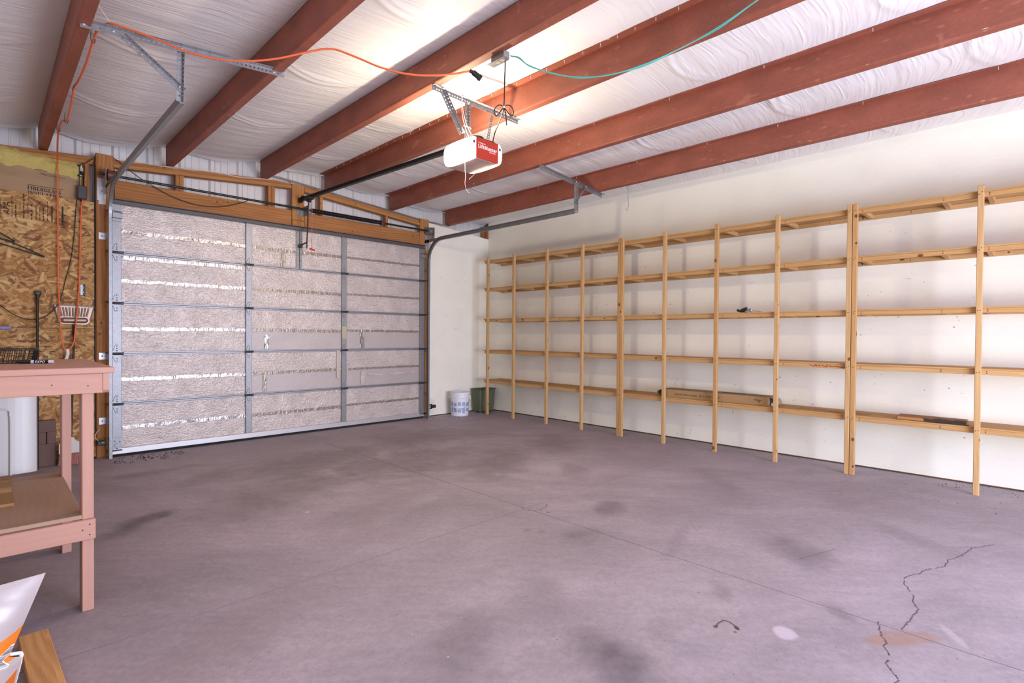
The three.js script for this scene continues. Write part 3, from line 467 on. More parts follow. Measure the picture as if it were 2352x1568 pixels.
      for (const x of [-3.229, -3.188]) { const g = perfStrip(0.50, 0.034, 0.003); g.rotateZ(Math.PI / 2); g.translate(x + 0.034, 2.03, ZD - 0.012); part('operator_upright', g, M.galv, sec); }
      part('operator_upright', span(-3.195, -3.190, 2.03, 2.53, 0.05, ZD + 0.014, 0.001), M.galv, sec);
    }
  }
}

// ---------------------------------------------------------------- roller tracks
function track(x, sgn, yTop, zEnd, label) {                            // sgn: +1 the open side faces +x
  const o = thing('roller_track', label, 'door track', [0, 0, 0], 'overhead door tracks');
  const z0 = ZD + 0.045, R = 0.32, prof = (q) => [[0, -0.026], [0.026, -0.026], [0.026, -0.020], [0.024, -0.020], [0.024, -0.024], [0.002, -0.024], [0.002, 0.024], [0.024, 0.024], [0.024, 0.020], [0.026, 0.020], [0.026, 0.026], [0, 0.026]].map(([a, b]) => [x + q * a, b]);
  const mat = M.galv;
  part('vertical_rail', sweep([[z0, 0.0], [z0, 2.20]], prof(sgn)), M.galv, o);
  const arc = []; for (let k = 0; k <= 14; k++) { const a = Math.PI - k / 14 * Math.PI / 2; arc.push([z0 + R + R * Math.cos(a), yTop - R + R * Math.sin(a)]); }
  part('curved_rail', sweep([[z0, 2.20], ...arc], prof(sgn)), mat, o);
  part('horizontal_rail', sweep([[z0 + R, yTop], [zEnd, yTop]], prof(sgn)), mat, o);
  part('splice_plate', sweep([[z0 + 0.12, yTop + 0.02], [0.0, yTop - 0.02 + 0.0]].map(([z, y], i) => i ? [0.0, yTop + 0.0] : [z0 + R + 0.14, yTop + 0.006]), [[x - sgn * 0.004, -0.02], [x - sgn * 0.001, -0.02], [x - sgn * 0.001, 0.02], [x - sgn * 0.004, 0.02]]), M.galv, o);
  // flag bracket and jamb brackets
  const jx = sgn > 0 ? x - 0.07 : x + 0.03;
  for (const y of [0.36, 1.0, 2.18, 2.62]) { const tall = y > 2.5; part('jamb_bracket', [span(sgn > 0 ? x - 0.062 : x + 0.006, sgn > 0 ? x - 0.004 : x + 0.05, y - (tall ? 0.13 : 0.034), y + (tall ? 0.11 : 0.034), 0.001, 0.004, 0.0008), span(x - sgn * 0.004, x - sgn * 0.001, y - 0.03, y + 0.03, 0.002, z0 - 0.01, 0.0008), bolt(0.008).translate(x - sgn * 0.036, y, 0.004), cyl(0.0065, 0.012, 'x', 8).translate(x - sgn * 0.006, y, 0.05)], M.steelBright, o); }
  return o;
}
track(-5.086, 1, 2.675, 2.76, 'galvanised roller track curving up from the strand board side of the door');
track(-1.282, -1, 2.618, 2.84, 'galvanised roller track curving up from the drywall side of the door');

// ---------------------------------------------------------------- perforated hangers for the tracks
{
  const h = thing('track_hanger', 'perforated galvanised angle and braces draped with the orange cord, holding the roller track', 'hanger', [0, 0, 0], 'perforated steel hangers');
  part('cross_angle', place(perfAngle(1.08, 0.036), [-5.565, 2.905, 2.80], [-4.49, 2.975, 2.875]), M.galv, h);
  part('drop_angle', place(perfAngle(0.30, 0.032), [-5.105, 2.955, 2.80], [-5.105, 2.655, 2.775], 0), M.galv, h);
  part('brace', place(perfAngle(0.37, 0.030), [-5.385, 2.915, 2.80], [-5.105, 2.725, 2.785]), M.galv, h);
  [[-5.55, 2.925, 2.803], [-5.42, 2.934, 2.812], [-5.09, 2.955, 2.836], [-4.56, 2.988, 2.872], [-5.09, 2.74, 2.79]].forEach((p) => part('bolt', bolt(0.009).translate(...p), M.steelBright, h));
  const r = thing('track_hanger', 'perforated galvanised angle and braces holding the track end above the shelves', 'hanger', [0, 0, 0], 'perforated steel hangers');
  part('cross_angle', place(perfAngle(1.16, 0.036), [-1.875, 2.955, 2.84], [-0.72, 2.880, 2.80]), M.galv, r);
  part('drop_angle', place(perfAngle(0.33, 0.032), [-1.29, 2.935, 2.835], [-1.29, 2.605, 2.835]), M.galv, r);
  part('brace', place(perfAngle(0.30, 0.030), [-1.28, 2.68, 2.835], [-1.08, 2.90, 2.825]), M.galv, r);
  [[-1.84, 2.99, 2.86], [-1.28, 2.94, 2.855], [-1.10, 2.925, 2.85], [-0.76, 2.905, 2.83], [-1.275, 2.62, 2.85]].forEach((p) => part('bolt', bolt(0.009).translate(...p), M.steelBright, r));
}

// ---------------------------------------------------------------- torsion bar and spring
{
  const t = thing('torsion_bar', 'black torsion tube with a coil spring and cable drums above the door', 'torsion spring', [0, 0, 0]);
  const y = 2.765, z = 0.10;
  part('shaft', cyl(0.0127, 3.96, 'x', 16).translate(-3.18, y, z), M.blackMetal, t);
  // coil spring from the centre plate towards the right
  const g = []; const n = 74, x0 = -3.06, x1 = -2.08; const pts = []; for (let k = 0; k <= n * 10; k++) { const a = k / 10 * Math.PI * 2; pts.push(new THREE.Vector3(x0 + (x1 - x0) * k / (n * 10), y + 0.0225 * Math.cos(a), z + 0.0225 * Math.sin(a))); }
  const spring = part('spring', new THREE.TubeGeometry(new THREE.CatmullRomCurve3(pts), n * 12, 0.0058, 5, false), M.blackMetal, t);
  part('winding_cone', [cyl(0.03, 0.05, 'x', 16, 0.024).translate(-2.06, y, z), cyl(0.036, 0.012, 'x', 12).translate(-2.08, y, z), bolt(0.007).translate(-2.05, y, z + 0.03)], std({ color: rgb(0.12, 0.05, 0.045), roughness: 0.5 }), spring);
  part('centre_plate', [span(-3.205, -3.115, 2.705, 2.80, 0.003, 0.008, 0.001), span(-3.118, -3.114, 2.695, 2.815, 0.003, 0.15, 0.001), bolt(0.010).translate(-3.165, 2.725, 0.008), bolt(0.010).translate(-3.165, 2.785, 0.008), cyl(0.03, 0.014, 'x', 14).translate(-3.105, y, z)], M.galv, t);
  for (const [x, sg] of [[-5.075, 1], [-1.262, -1]]) {
    part('cable_drum', [cyl(0.058, 0.010, 'x', 24).translate(x - sg * 0.012, y, z), cyl(0.046, 0.045, 'x', 24).translate(x + sg * 0.012, y, z), cyl(0.056, 0.008, 'x', 24).translate(x + sg * 0.038, y, z), cyl(0.02, 0.07, 'x', 12).translate(x + sg * 0.01, y, z)], sg > 0 ? std({ color: rgb(0.16, 0.06, 0.055), metalness: 0.4, roughness: 0.5 }) : M.galv, t);
    part('bearing_plate', [span(x - sg * 0.036 - 0.002, x - sg * 0.036 + 0.002, y - 0.11, y + 0.055, 0.002, 0.17, 0.001), span(Math.min(x - sg * 0.036, x - sg * 0.085), Math.max(x - sg * 0.036, x - sg * 0.085), y - 0.24, y - 0.02, 0.002, 0.006, 0.001)], M.steelBright, t);
    part('lift_cable', bar([x + sg * 0.01, y, z + 0.048], [x + sg * 0.008, 0.14, ZD + 0.028], 0.0016, 6), M.galv, t);
  }
}

// ---------------------------------------------------------------- garage door opener
{
  const o = thing('door_opener', 'red and white ceiling-hung garage door opener with its lit lamp covers and black rail', 'door opener', [0, 0, 0]);
  const cx = -3.150, x0 = -3.265, x1 = -3.035, y0 = 2.600, y1 = 2.755, z0 = 3.09, z1 = 3.448;
  part('chassis', [span(x0 + 0.004, x1 - 0.004, y0 + 0.012, y1, z0, z1 - 0.004, 0.008)], std({ color: rgb(0.42, 0.30, 0.27), roughness: 0.5 }), o);
  part('base_cover', span(x0 + 0.002, x1 - 0.002, y0 - 0.004, y0 + 0.012, z0 + 0.004, z1 - 0.002, 0.004), std({ color: rgb(0.40, 0.27, 0.25), roughness: 0.55 }), o);
  const face = new THREE.PlaneGeometry(x1 - x0, y1 - y0).translate((x0 + x1) / 2, (y0 + y1) / 2, z1 + 0.0065);
  part('end_panel', [span(x0, x1, y0 - 0.002, y1, z1 - 0.004, z1 + 0.006, 0.003)], M.redPaint, o);
  const endPanel = o.children.at(-1), dec = part('printed_face', face, std({ map: canvasTex(512, 344, (g) => { g.fillStyle = '#a8301d'; g.fillRect(0, 0, 512, 344); g.fillStyle = '#8e2616'; g.fillRect(0, 98, 512, 2); g.fillRect(0, 296, 512, 3); g.fillStyle = '#f2e6e2'; g.font = 'bold 88px sans-serif'; g.fillText('LiftMaster', 38, 172); g.font = 'bold 24px sans-serif'; g.fillText('CHAMBERLAIN', 40, 92); g.fillText('ELITE SERIES', 300, 204); g.fillStyle = '#1c0a06'; for (const [x, y] of [[20, 20], [486, 18]]) { g.beginPath(); g.arc(x, y, 7, 0, 7); g.fill(); } }), roughness: 0.35 }), endPanel);
  dec.userData.label = 'red panel with white maker lettering';
  part('top_cover', [cyl(0.055, 0.03, 'y', 24, 0.065).translate(cx - 0.045, y1 + 0.012, z1 - 0.07), span(cx - 0.02, x1 - 0.01, y1 - 0.004, y1 + 0.016, z1 - 0.10, z1 - 0.01, 0.006)], M.black, o);
  // lamp covers: a bulged shell on each side, rounded off towards the rail end
  const lens = (sg) => {
    const N = 18, prof = []; for (let k = 0; k <= N; k++) { const a = k / N * Math.PI; prof.push([Math.pow(Math.sin(a), 0.62) * 0.066, y1 + 0.004 - (y1 + 0.012 - y0) * (0.5 - 0.5 * Math.cos(a)) - 0.0]); }
    const rings = [[z1 + 0.004, 0.62, 0.86], [z1 + 0.002, 0.70, 0.96], [z1 - 0.01, 0.80, 1], [z1 - 0.05, 0.93, 1.02], [z1 - 0.12, 1, 1.04], [z1 - 0.20, 1.02, 1.05], [z1 - 0.27, 0.97, 1.04], [z1 - 0.32, 0.84, 1.0], [z1 - 0.345, 0.66, 0.92], [z1 - 0.358, 0.40, 0.78]];
    const pos = [], idx = [], ym = (y0 + y1) / 2; for (const [z, sx, sy] of rings) for (const [a, y] of prof) pos.push((sg < 0 ? x0 : x1) + sg * a * sx, ym + (y - ym) * sy, z);
    const m = N + 1; for (let r = 0; r + 1 < rings.length; r++) for (let k = 0; k < N; k++) { const a = r * m + k; idx.push(a, a + 1, a + m, a + 1, a + m + 1, a + m); }
    for (const r of [0, rings.length - 1]) { const c = pos.length / 3; pos.push((sg < 0 ? x0 : x1), ym, rings[r][0]); for (let k = 0; k < N; k++) idx.push(c, r * m + k, r * m + k + 1); }
    const g = new THREE.BufferGeometry(); g.setAttribute('position', new THREE.Float32BufferAttribute(pos, 3)); g.setAttribute('uv', new THREE.Float32BufferAttribute(new Float32Array(pos.length / 3 * 2), 2)); g.setIndex(idx); g.computeVertexNormals(); return g;
  };
  for (const sg of [-1, 1]) {
    const lm = std({ color: rgb(0.9, 0.88, 0.84), roughness: 0.4, emissive: rgb(1.0, 0.86, 0.66), emissiveIntensity: LENS_GLOW });
    const L = part('lamp_cover', lens(sg), lm, o); L.userData.label = 'glowing white lamp cover';
    part('lamp_latch', span(sg < 0 ? x0 - 0.030 : x1 + 0.010, sg < 0 ? x0 - 0.010 : x1 + 0.030, y1 - 0.052, y1 - 0.028, z1 - 0.004, z1 + 0.010, 0.005), M.darkPlastic, L);
    const p = new THREE.PointLight(new THREE.Color(1.0, 0.84, 0.58), LAMP, 0, 2); p.name = 'opener_lamp'; p.position.set(sg < 0 ? x0 - 0.036 : x1 + 0.036, 2.68, z1 - 0.19); p.castShadow = true; p.shadow.radius = 2; scene.add(p);
  }
  // rail from the header to the motor, trolley, arm, release cord
  const ra = [-3.172, 2.885, 0.05], rb = [-3.155, 2.772, z0 + 0.06];
  const rail = [[-0.017, -0.012], [0.017, -0.012], [0.017, -0.006], [0.004, -0.006], [0.004, 0.020], [0.014, 0.020], [0.014, 0.026], [-0.014, 0.026], [-0.014, 0.020], [-0.004, 0.020], [-0.004, -0.006], [-0.017, -0.006]].map(([a, b]) => [a - 3.165, b]);
  part('rail', sweep([[ra[2], ra[1]], [rb[2], rb[1]]], rail), M.black, o);
  part('chain', [bar([-3.158, 2.895, 0.12], [-3.148, 2.790, z0], 0.005, 6), bar([-3.176, 2.895, 0.12], [-3.166, 2.790, z0], 0.005, 6)], M.black, o);
  part('header_bracket', [span(-3.192, -3.148, 2.855, 2.905, 0.004, 0.06, 0.003), cyl(0.017, 0.05, 'x', 12).translate(-3.17, 2.885, 0.05), cyl(0.03, 0.02, 'y', 14).translate(-3.17, 2.905, 0.13), bar([-3.17, 2.905, 0.05], [-3.17, 2.905, 0.13], 0.006)], M.blackMetal, o);
  part('trolley', [span(-3.195, -3.135, 2.845, 2.875, 0.20, 0.36, 0.004), span(-3.185, -3.150, 2.825, 2.848, 0.24, 0.31, 0.004), cyl(0.012, 0.05, 'x', 10).translate(-3.168, 2.832, 0.27)], M.black, o);
  part('door_arm', [bar([-3.168, 2.832, 0.27], [-3.165, 2.34, 0.215], 0.0085, 8), bar([-3.165, 2.345, 0.213], [-3.190, 2.32, 0.10], 0.0085, 8), bar([-3.165, 2.36, 0.215], [-3.163, 2.27, 0.208], 0.0075, 8), span(-3.21, -3.175, 2.29, 2.33, 0.075, 0.12, 0.003)], M.black, o);
  const rc = part('release_cord', bar([-3.145, 2.835, 0.31], [-3.145, 2.258, 0.31], 0.003, 6), M.rope, o);
  part('release_handle', [mv(cbox(0.085, 0.02, 0.016, 0.006), -3.142, 2.25, 0.31, 0, 0.4, -0.12), bar([-3.145, 2.26, 0.31], [-3.145, 2.225, 0.31], 0.003, 6)], M.redPaint, rc);
  part('pull_string', tube([[-3.28, 2.60, 3.34], [-3.28, 2.54, 3.34], [-3.278, 2.47, 3.342], [-3.28, 2.41, 3.34], [-3.27, 2.37, 3.345], [-3.245, 2.345, 3.35]], 0.0022, 30, 5), std({ color: rgb(0.75, 0.62, 0.62), roughness: 0.8 }), o);
  part('antenna_wire', tube([[-3.05, 2.60, 3.36], [-3.12, 2.56, 3.34], [-3.20, 2.49, 3.33], [-3.23, 2.46, 3.33]], 0.0009, 20, 4), M.wire, o);

  const h = thing('opener_hanger', 'perforated steel angle with drop straps holding the opener up', 'hanger', [0, 0, 0], 'perforated steel hangers');
  part('cross_angle', place(perfAngle(0.90, 0.034), [-3.605, 3.036, 3.345], [-2.71, 3.036, 3.345]), M.galv, h);
  part('drop_angle', place(perfAngle(0.30, 0.032), [-3.265, 3.055, 3.315], [-3.265, 2.755, 3.315]), M.galv, h);
  part('drop_strap', place(perfStrip(0.30, 0.026), [-2.975, 3.05, 3.30], [-3.04, 2.755, 3.30]), M.galv, h);
  part('brace', place(perfAngle(0.33, 0.032), [-3.54, 3.035, 3.36], [-3.352, 2.79, 3.345]), M.galv, h);
  [[-3.57, 3.05, 3.352], [-3.46, 3.05, 3.352], [-3.26, 3.04, 3.352], [-2.96, 3.05, 3.352]].forEach((p) => part('bolt', bolt(0.009).translate(...p), M.steelBright, h));
}

// ================================================================ pine shelving along the right wall
const SH = [0.535, 1.000, 1.487, 1.966, 2.397], PX = -0.419;
const screwMat = std({ color: rgb(0.02, 0.016, 0.014), roughness: 0.6 });
function shelving(z0, z1, posts, label, far, near) {
  const o = thing('shelving_unit', label, 'shelving', [PX + 0.2, 0, (z0 + z1) / 2], 'pine shelving units along the white wall');
  const sc = []; const at = (m) => { m.position.set(-o.position.x, 0, -o.position.z); return m; };
  for (const z of posts) {
    at(part('post', mv(cbox(0.038, 2.434, 0.038, 0.003), PX + 0.019, 1.217, z), pick(M.pine), o));
    for (const y of SH) { sc.push(cyl(0.0034, 0.002, 'x', 8).translate(PX - 0.0005, y - 0.03 + rr(-0.006, 0.006), z + rr(-0.01, -0.004))); sc.push(cyl(0.0034, 0.002, 'x', 8).translate(PX - 0.0005, y - 0.024 + rr(-0.008, 0.008), z + rr(0.004, 0.01))); }
  }
  SH.forEach((y, k) => {
    const wob = 0.003;
    at(part('front_rail', span(PX + 0.038, PX + 0.074, y - 0.050, y - 0.012, z0 + 0.004, z1 - 0.002, 0.003), pick(M.pine), o));
    at(part('back_rail', span(-0.040, -0.003, y - 0.050, y - 0.012, z0 + 0.004, z1 - 0.002, 0.003), pick(M.pine), o));
    at(part('shelf_board', span(PX + 0.036, -0.002, y - 0.012, y, z0 - (far ? 0.02 : 0), z1 - 0.001, 0.001), M.ply, o));
    for (let i = 0; i < posts.length; i++) {
      const z = posts[i] + (near ? 0.05 : 0.06); if (z > z1 - 0.03) continue;
      at(part('cross_brace', span(PX + 0.074, -0.040, y - 0.050, y - 0.012, z - 0.018, z + 0.019, 0.003), pick(M.pine), o));
      for (const dy of [-0.023, -0.037]) { sc.push(cyl(0.0034, 0.002, 'x', 8).translate(PX + 0.0375, y + dy, z)); sc.push(cyl(0.0034, 0.002, 'x', 8).translate(-0.0405, y + dy, z + 0.30)); }
    }
    if (near) { at(part('cross_brace', span(PX + 0.074, -0.040, y - 0.050, y - 0.012, 5.93, 5.968, 0.003), pick(M.pine), o)); for (const dy of [-0.023, -0.037]) sc.push(cyl(0.0036, 0.002, 'x', 8).translate(PX + 0.0375, y + dy, 5.95)); }
  });
  at(part('screws', merge(sc), screwMat, o)).userData.kind = 'stuff';
  return o;
}
shelving(0.345, 2.866, [0.44, 1.010, 1.660, 2.275, 2.847], 'pine shelving unit in the far corner over the green bin', true);
shelving(2.868, 5.313, [2.888, 3.460, 4.068, 4.680, 5.294], 'pine shelving unit holding the flooring carton and the small black tool');
shelving(5.315, 7.70, [5.336, 6.180, 7.02, 7.66], 'pine shelving unit holding the rough splintered board', false, true);
{ // red crayon marks on the fourth rail
  const u = scene.children.filter((c) => c.name.startsWith('shelving_unit'))[1];
  const m = part('crayon_mark', new THREE.PlaneGeometry(0.30, 0.026).rotateY(-Math.PI / 2), std({ transparent: true, map: canvasTex(512, 48, (g) => { g.clearRect(0, 0, 512, 48); g.fillStyle = '#8a2a16'; g.strokeStyle = '#8a2a16'; g.lineCap = 'round'; const s = (p, w) => { g.lineWidth = w; g.beginPath(); p.forEach(([x, y], i) => i ? g.lineTo(x, y) : g.moveTo(x, y)); g.stroke(); }; s([[8, 6], [26, 18], [60, 30], [110, 28], [104, 10], [84, 6]], 11); s([[130, 10], [154, 8]], 10); s([[132, 28], [160, 30], [156, 18]], 8); s([[178, 6], [206, 22], [240, 32], [268, 24], [262, 8], [246, 10]], 11); s([[296, 6], [300, 26], [350, 28], [400, 20], [440, 36], [500, 34]], 10); }), roughness: 0.8 }), u);
  m.position.set(PX + 0.0372 - u.position.x, SH[1] - 0.031, 5.12 - u.position.z);
}

// ---------------------------------------------------------------- things on the shelves
const kraft = rgb(0.36, 0.245, 0.135);
{
  const y = SH[0], c = thing('flooring_carton', 'long flat brown cardboard flooring carton with torn open ends on the low shelf', 'carton', [-0.24, y, 4.0]);
  const L = 1.16, Wd = 0.20, H = 0.095;
  const faceTex = canvasTex(2048, 168, (g, w, h) => {
    g.fillStyle = '#a28056'; g.fillRect(0, 0, w, h); g.fillStyle = '#2c2014'; g.font = 'bold 46px sans-serif'; g.fillText('LUXURY VINYL PLANK   48" x 7-1/8" x 3/16"', 250, 110);
    g.font = 'bold 26px sans-serif'; g.fillRect(1800, 62, 130, 12); g.fillRect(1870, 96, 40, 12); g.fillStyle = '#8a6a44'; for (let i = 0; i < 60; i++) g.fillRect(rnd() * w, rnd() * h, rr(20, 90), 1);
  });
  const topTex = canvasTex(2048, 352, (g, w, h) => {
    g.fillStyle = '#9a784e'; g.fillRect(0, 0, w, h); g.fillStyle = '#2c2014'; for (let x = 80; x < 1960; x += 15) g.fillRect(x, h - 60 + rr(-2, 2), 10, 6);
    for (let k = 0; k < 5; k++) { g.fillStyle = '#2c2014'; g.fillRect(1150 + k * 92, 120, 80, 110); g.fillStyle = '#9a784e'; g.beginPath(); g.arc(1190 + k * 92, 175, 20, 0, 7); g.fill(); g.fillStyle = '#2c2014'; g.beginPath(); g.arc(1190 + k * 92, 178, 11, 0, 7); g.fill(); }
    g.fillStyle = '#2c2014'; g.fillRect(1660, 160, 150, 16); g.fillRect(1740, 200, 60, 14); for (let k = 0; k < 7; k++) { g.fillRect(1830, 110 + k * 20, 100, 5); }
    g.strokeStyle = '#6c5232'; g.lineWidth = 3; g.beginPath(); g.arc(180, 130, 26, 0, 7); g.stroke();
  });
  const body = part('body', [span(-Wd / 2 + 0.002, Wd / 2, 0, H - 0.004, -L / 2, L / 2, 0.004)], std({ color: kraft, roughness: 0.85 }), c);
  const fp = part('printed_side', new THREE.PlaneGeometry(L, H - 0.008).rotateY(-Math.PI / 2).translate(-Wd / 2 + 0.0005, H / 2 - 0.002, 0), std({ map: faceTex, roughness: 0.85 }), c);
  const tg = new THREE.PlaneGeometry(L, Wd - 0.006).rotateX(-Math.PI / 2).rotateY(-Math.PI / 2).translate(0, H - 0.0025, 0);
  part('printed_top', tg, std({ map: topTex, roughness: 0.85 }), c);
  const flap = (g) => part('end_flap', g, std({ color: kraft, roughness: 0.85 }), c);
  // torn, curled flaps at both ends
  const curl = (zs, sg, yb, up) => { const s = []; for (let k = 0; k <= 8; k++) { const f = k / 8; s.push([zs + sg * (0.075 * Math.sin(f * 1.9)), yb + up * (0.055 * (1 - Math.cos(f * 1.9)))]); } return sweep(s, [[-0.09, -0.0015], [0.07, -0.0015], [0.07, 0.0015], [-0.09, 0.0015]]); };
  flap(curl(L / 2, 1, H - 0.006, -1)); flap(curl(L / 2, 1, 0.003, 0.5)); flap(curl(-L / 2, -1, H - 0.008, -1)); flap(curl(-L / 2, -1, 0.004, 0.8));
  part('torn_paper', mv(cbox(0.07, 0.03, 0.05, 0.004), -0.03, 0.017, L / 2 + 0.03, 0.2, 0.4, 0.2), M.white, c);
  c.rotation.y = 0.03;
}
{
  const s = thing('trim_strips', 'thin brown trim strips taped side by side on the low shelf', 'trim strips', [-0.26, SH[0], 5.11]);
  for (let k = 0; k < 4; k++) part('strip', mv(cbox(0.024, 0.006, 0.50 + 0.03 * k, 0.001), -0.045 + k * 0.028, 0.0035, 0.012 * k, 0, rr(-0.01, 0.01), 0), std({ map: T.board, color: rgb(0.62, 0.58, 0.52), roughness: 0.8 }), s);
  for (let k = 0; k < 6; k++) part('tape_tab', mv(cbox(0.014, 0.001, 0.018, 0.0003), -0.052, 0.0072, -0.13 + k * 0.062, 0, 0, 0), std({ color: rgb(0.62, 0.52, 0.36), roughness: 0.7 }), s);
}
{
  const b = thing('rough_board', 'weathered board with a splintered dark edge on the low shelf', 'board', [-0.27, SH[0] + 0.001, 5.88]);
  const g = cbox(0.19, 0.03, 0.46, 0.003), p = g.attributes.position;
  part('plank', g.translate(0, 0.015, 0), std({ map: T.board, color: rgb(0.52, 0.48, 0.42), roughness: 0.9 }), b);
  const sp = []; for (let k = 0; k < 90; k++) { const l = rr(0.02, 0.09); sp.push(mv(cbox(rr(0.004, 0.010), rr(0.003, 0.010), l, 0.001), -0.095 - rr(0, 0.008), rr(0.004, 0.032), rr(-0.02, 0.215), rr(-0.12, 0.12), rr(-0.12, 0.12), 0)); }
  part('splinters', merge(sp), std({ color: rgb(0.055, 0.035, 0.024), roughness: 1 }), b).userData.kind = 'stuff';
  part('sound_edge', mv(cbox(0.006, 0.024, 0.22, 0.002), -0.097, 0.014, -0.115), std({ map: T.board, color: rgb(0.70, 0.62, 0.50), roughness: 0.9 }), b);
}
{
  const t = thing('pistol_tool', 'small black and silver hand tool lying on the middle shelf', 'tool', [-0.355, SH[2], 4.40]);
  part('handle', [mv(cyl(0.019, 0.06, 'z', 14), 0, 0.030, -0.055, -0.35), mv(cyl(0.012, 0.05, 'z', 12), 0, 0.020, -0.105, 0.3), mv(cbox(0.03, 0.008, 0.07, 0.003), 0, 0.005, -0.06)], M.black, t);
  part('head', [mv(cbox(0.028, 0.024, 0.06, 0.006), 0, 0.024, -0.005, 0.25), mv(cyl(0.010, 0.04, 'y', 10), 0.01, 0.022, 0.01)], M.galv, t);
  part('lever', [mv(cbox(0.014, 0.006, 0.10, 0.002), 0, 0.014, 0.06, 0.14), mv(cbox(0.016, 0.004, 0.05, 0.001), 0, 0.004, 0.09)], M.steelBright, t);
}

// ---------------------------------------------------------------- bucket and bin in the corner
{
  const b = thing('plastic_bucket', 'white plastic bucket with blue printed columns and a wire bail', 'bucket', [-0.765, 0, 0.215]);
  const H = 0.36, lt = (p) => new THREE.LatheGeometry(p.map(([r, y]) => new THREE.Vector2(r, y)), 48);
  part('shell', lt([[0.0, 0.004], [0.125, 0.004], [0.130, 0.0], [0.134, 0.012], [0.146, 0.285], [0.152, 0.286], [0.152, 0.296], [0.147, 0.298], [0.148, 0.322], [0.153, 0.324], [0.153, 0.334], [0.149, 0.336], [0.150, 0.352], [0.155, 0.354], [0.155, 0.362], [0.144, 0.362], [0.141, 0.30], [0.128, 0.012], [0.0, 0.010]]), std({ color: rgb(0.83, 0.82, 0.86), roughness: 0.4 }), b);
  const tex = canvasTex(1024, 512, (g, w, h) => { g.clearRect(0, 0, w, h); g.fillStyle = '#6f93d6'; const blk = (x, y, bw, bh, ls = 7) => { for (let k = 0; k < bh; k += ls) g.fillRect(x, y + k, bw * rr(0.72, 1), ls * 0.55); }; let x = 10; for (let k = 0; k < 12; k++) { const bw = rr(52, 84); blk(x, rr(40, 90), bw, rr(110, 170), 9); blk(x, rr(270, 300), bw, rr(120, 190), 8); x += bw + 12; if (k % 4 === 3) { g.fillRect(x - 4, 20, 34, 60); x += 40; } } });
  part('printed_label', new THREE.CylinderGeometry(0.1452, 0.1365, 0.20, 48, 1, true).translate(0, 0.135, 0), std({ map: tex, transparent: true, roughness: 0.45 }), b);
  const A = 0.785, ax = [Math.cos(A), 0, -Math.sin(A) * -1 * -1], fx = Math.SQRT1_2;      // bail pivots left and right of the bucket as the camera sees it
  const L = [-0.158 * fx, 0.285, -0.158 * fx], R = [0.158 * fx, 0.285, 0.158 * fx], out = [-fx, 0, fx];
  const pt = (t, drop, o2) => [L[0] + (R[0] - L[0]) * t + out[0] * o2, 0.285 - drop, L[2] + (R[2] - L[2]) * t + out[2] * o2];
  const bail = part('bail', tube([pt(0, 0, 0), pt(0.02, 0.06, 0.06), pt(0.15, 0.13, 0.125), pt(0.38, 0.175, 0.155), pt(0.5, 0.18, 0.158), pt(0.62, 0.175, 0.155), pt(0.85, 0.13, 0.125), pt(0.98, 0.06, 0.06), pt(1, 0, 0)], 0.0026, 60, 6), M.galv, b);
  part('bail_grip', tube([pt(0.38, 0.176, 0.155), pt(0.5, 0.181, 0.158), pt(0.62, 0.176, 0.155)], 0.006, 12, 8), std({ color: rgb(0.8, 0.8, 0.84), roughness: 0.5 }), bail);
  part('bail_ear', [bolt(0.014).translate(...L), bolt(0.014).translate(...R), mv(cbox(0.03, 0.05, 0.012, 0.004), L[0] * 0.965, 0.27, L[2] * 0.965, 0, -Math.PI / 4, 0), mv(cbox(0.03, 0.05, 0.012, 0.004), R[0] * 0.965, 0.27, R[2] * 0.965, 0, -Math.PI / 4, 0)], std({ color: rgb(0.83, 0.82, 0.86), roughness: 0.4 }), b);
}
{
  const b = thing('waste_bin', 'olive green open-topped plastic bin behind the first shelf post', 'bin', [-0.232, 0, 0.165]);
  const ring = (w, d, r, y) => { const p = []; for (const [sx, sz, a0] of [[1, 1, 0], [-1, 1, 90], [-1, -1, 180], [1, -1, 270]]) for (let k = 0; k <= 4; k++) { const a = (a0 + k * 22.5) * Math.PI / 180; p.push([sx * (w / 2 - r) + r * Math.cos(a), y, sz * (d / 2 - r) + r * Math.sin(a)]); } return p; };
  const loft = (rs) => { const pos = [], idx = [], m = rs[0].length; rs.forEach((r) => r.forEach((p) => pos.push(...p))); for (let i = 0; i + 1 < rs.length; i++) for (let k = 0; k < m; k++) { const a = i * m + k, c = i * m + (k + 1) % m; idx.push(a, a + m, c, c, a + m, c + m); } const g = new THREE.BufferGeometry(); g.setAttribute('position', new THREE.Float32BufferAttribute(pos, 3)); g.setIndex(idx); const q = g.toNonIndexed(); q.computeVertexNormals(); return q; };
  part('shell', loft([ring(0.29, 0.175, 0.03, 0.030), ring(0.295, 0.18, 0.03, 0.024), ring(0.335, 0.225, 0.035, 0.362), ring(0.330, 0.220, 0.035, 0.362), ring(0.285, 0.170, 0.03, 0.034), ring(0.01, 0.01, 0.004, 0.034)]), M.green, b);
  part('rim', loft([ring(0.335, 0.225, 0.035, 0.352), ring(0.362, 0.252, 0.04, 0.366), ring(0.362, 0.252, 0.04, 0.374), ring(0.330, 0.220, 0.035, 0.372), ring(0.330, 0.22, 0.035, 0.352)]), M.green, b);
  for (const [sx, sz] of [[-1, -1], [-1, 1], [1, -1], [1, 1]]) part('foot', mv(cbox(0.04, 0.032, 0.035, 0.006), sx * 0.122, 0.016, sz * 0.066), M.green, b);
  part('body_rib', [loft([ring(0.299, 0.186, 0.03, 0.075), ring(0.3015, 0.189, 0.03, 0.08), ring(0.300, 0.186, 0.03, 0.085)])], M.green, b);
}
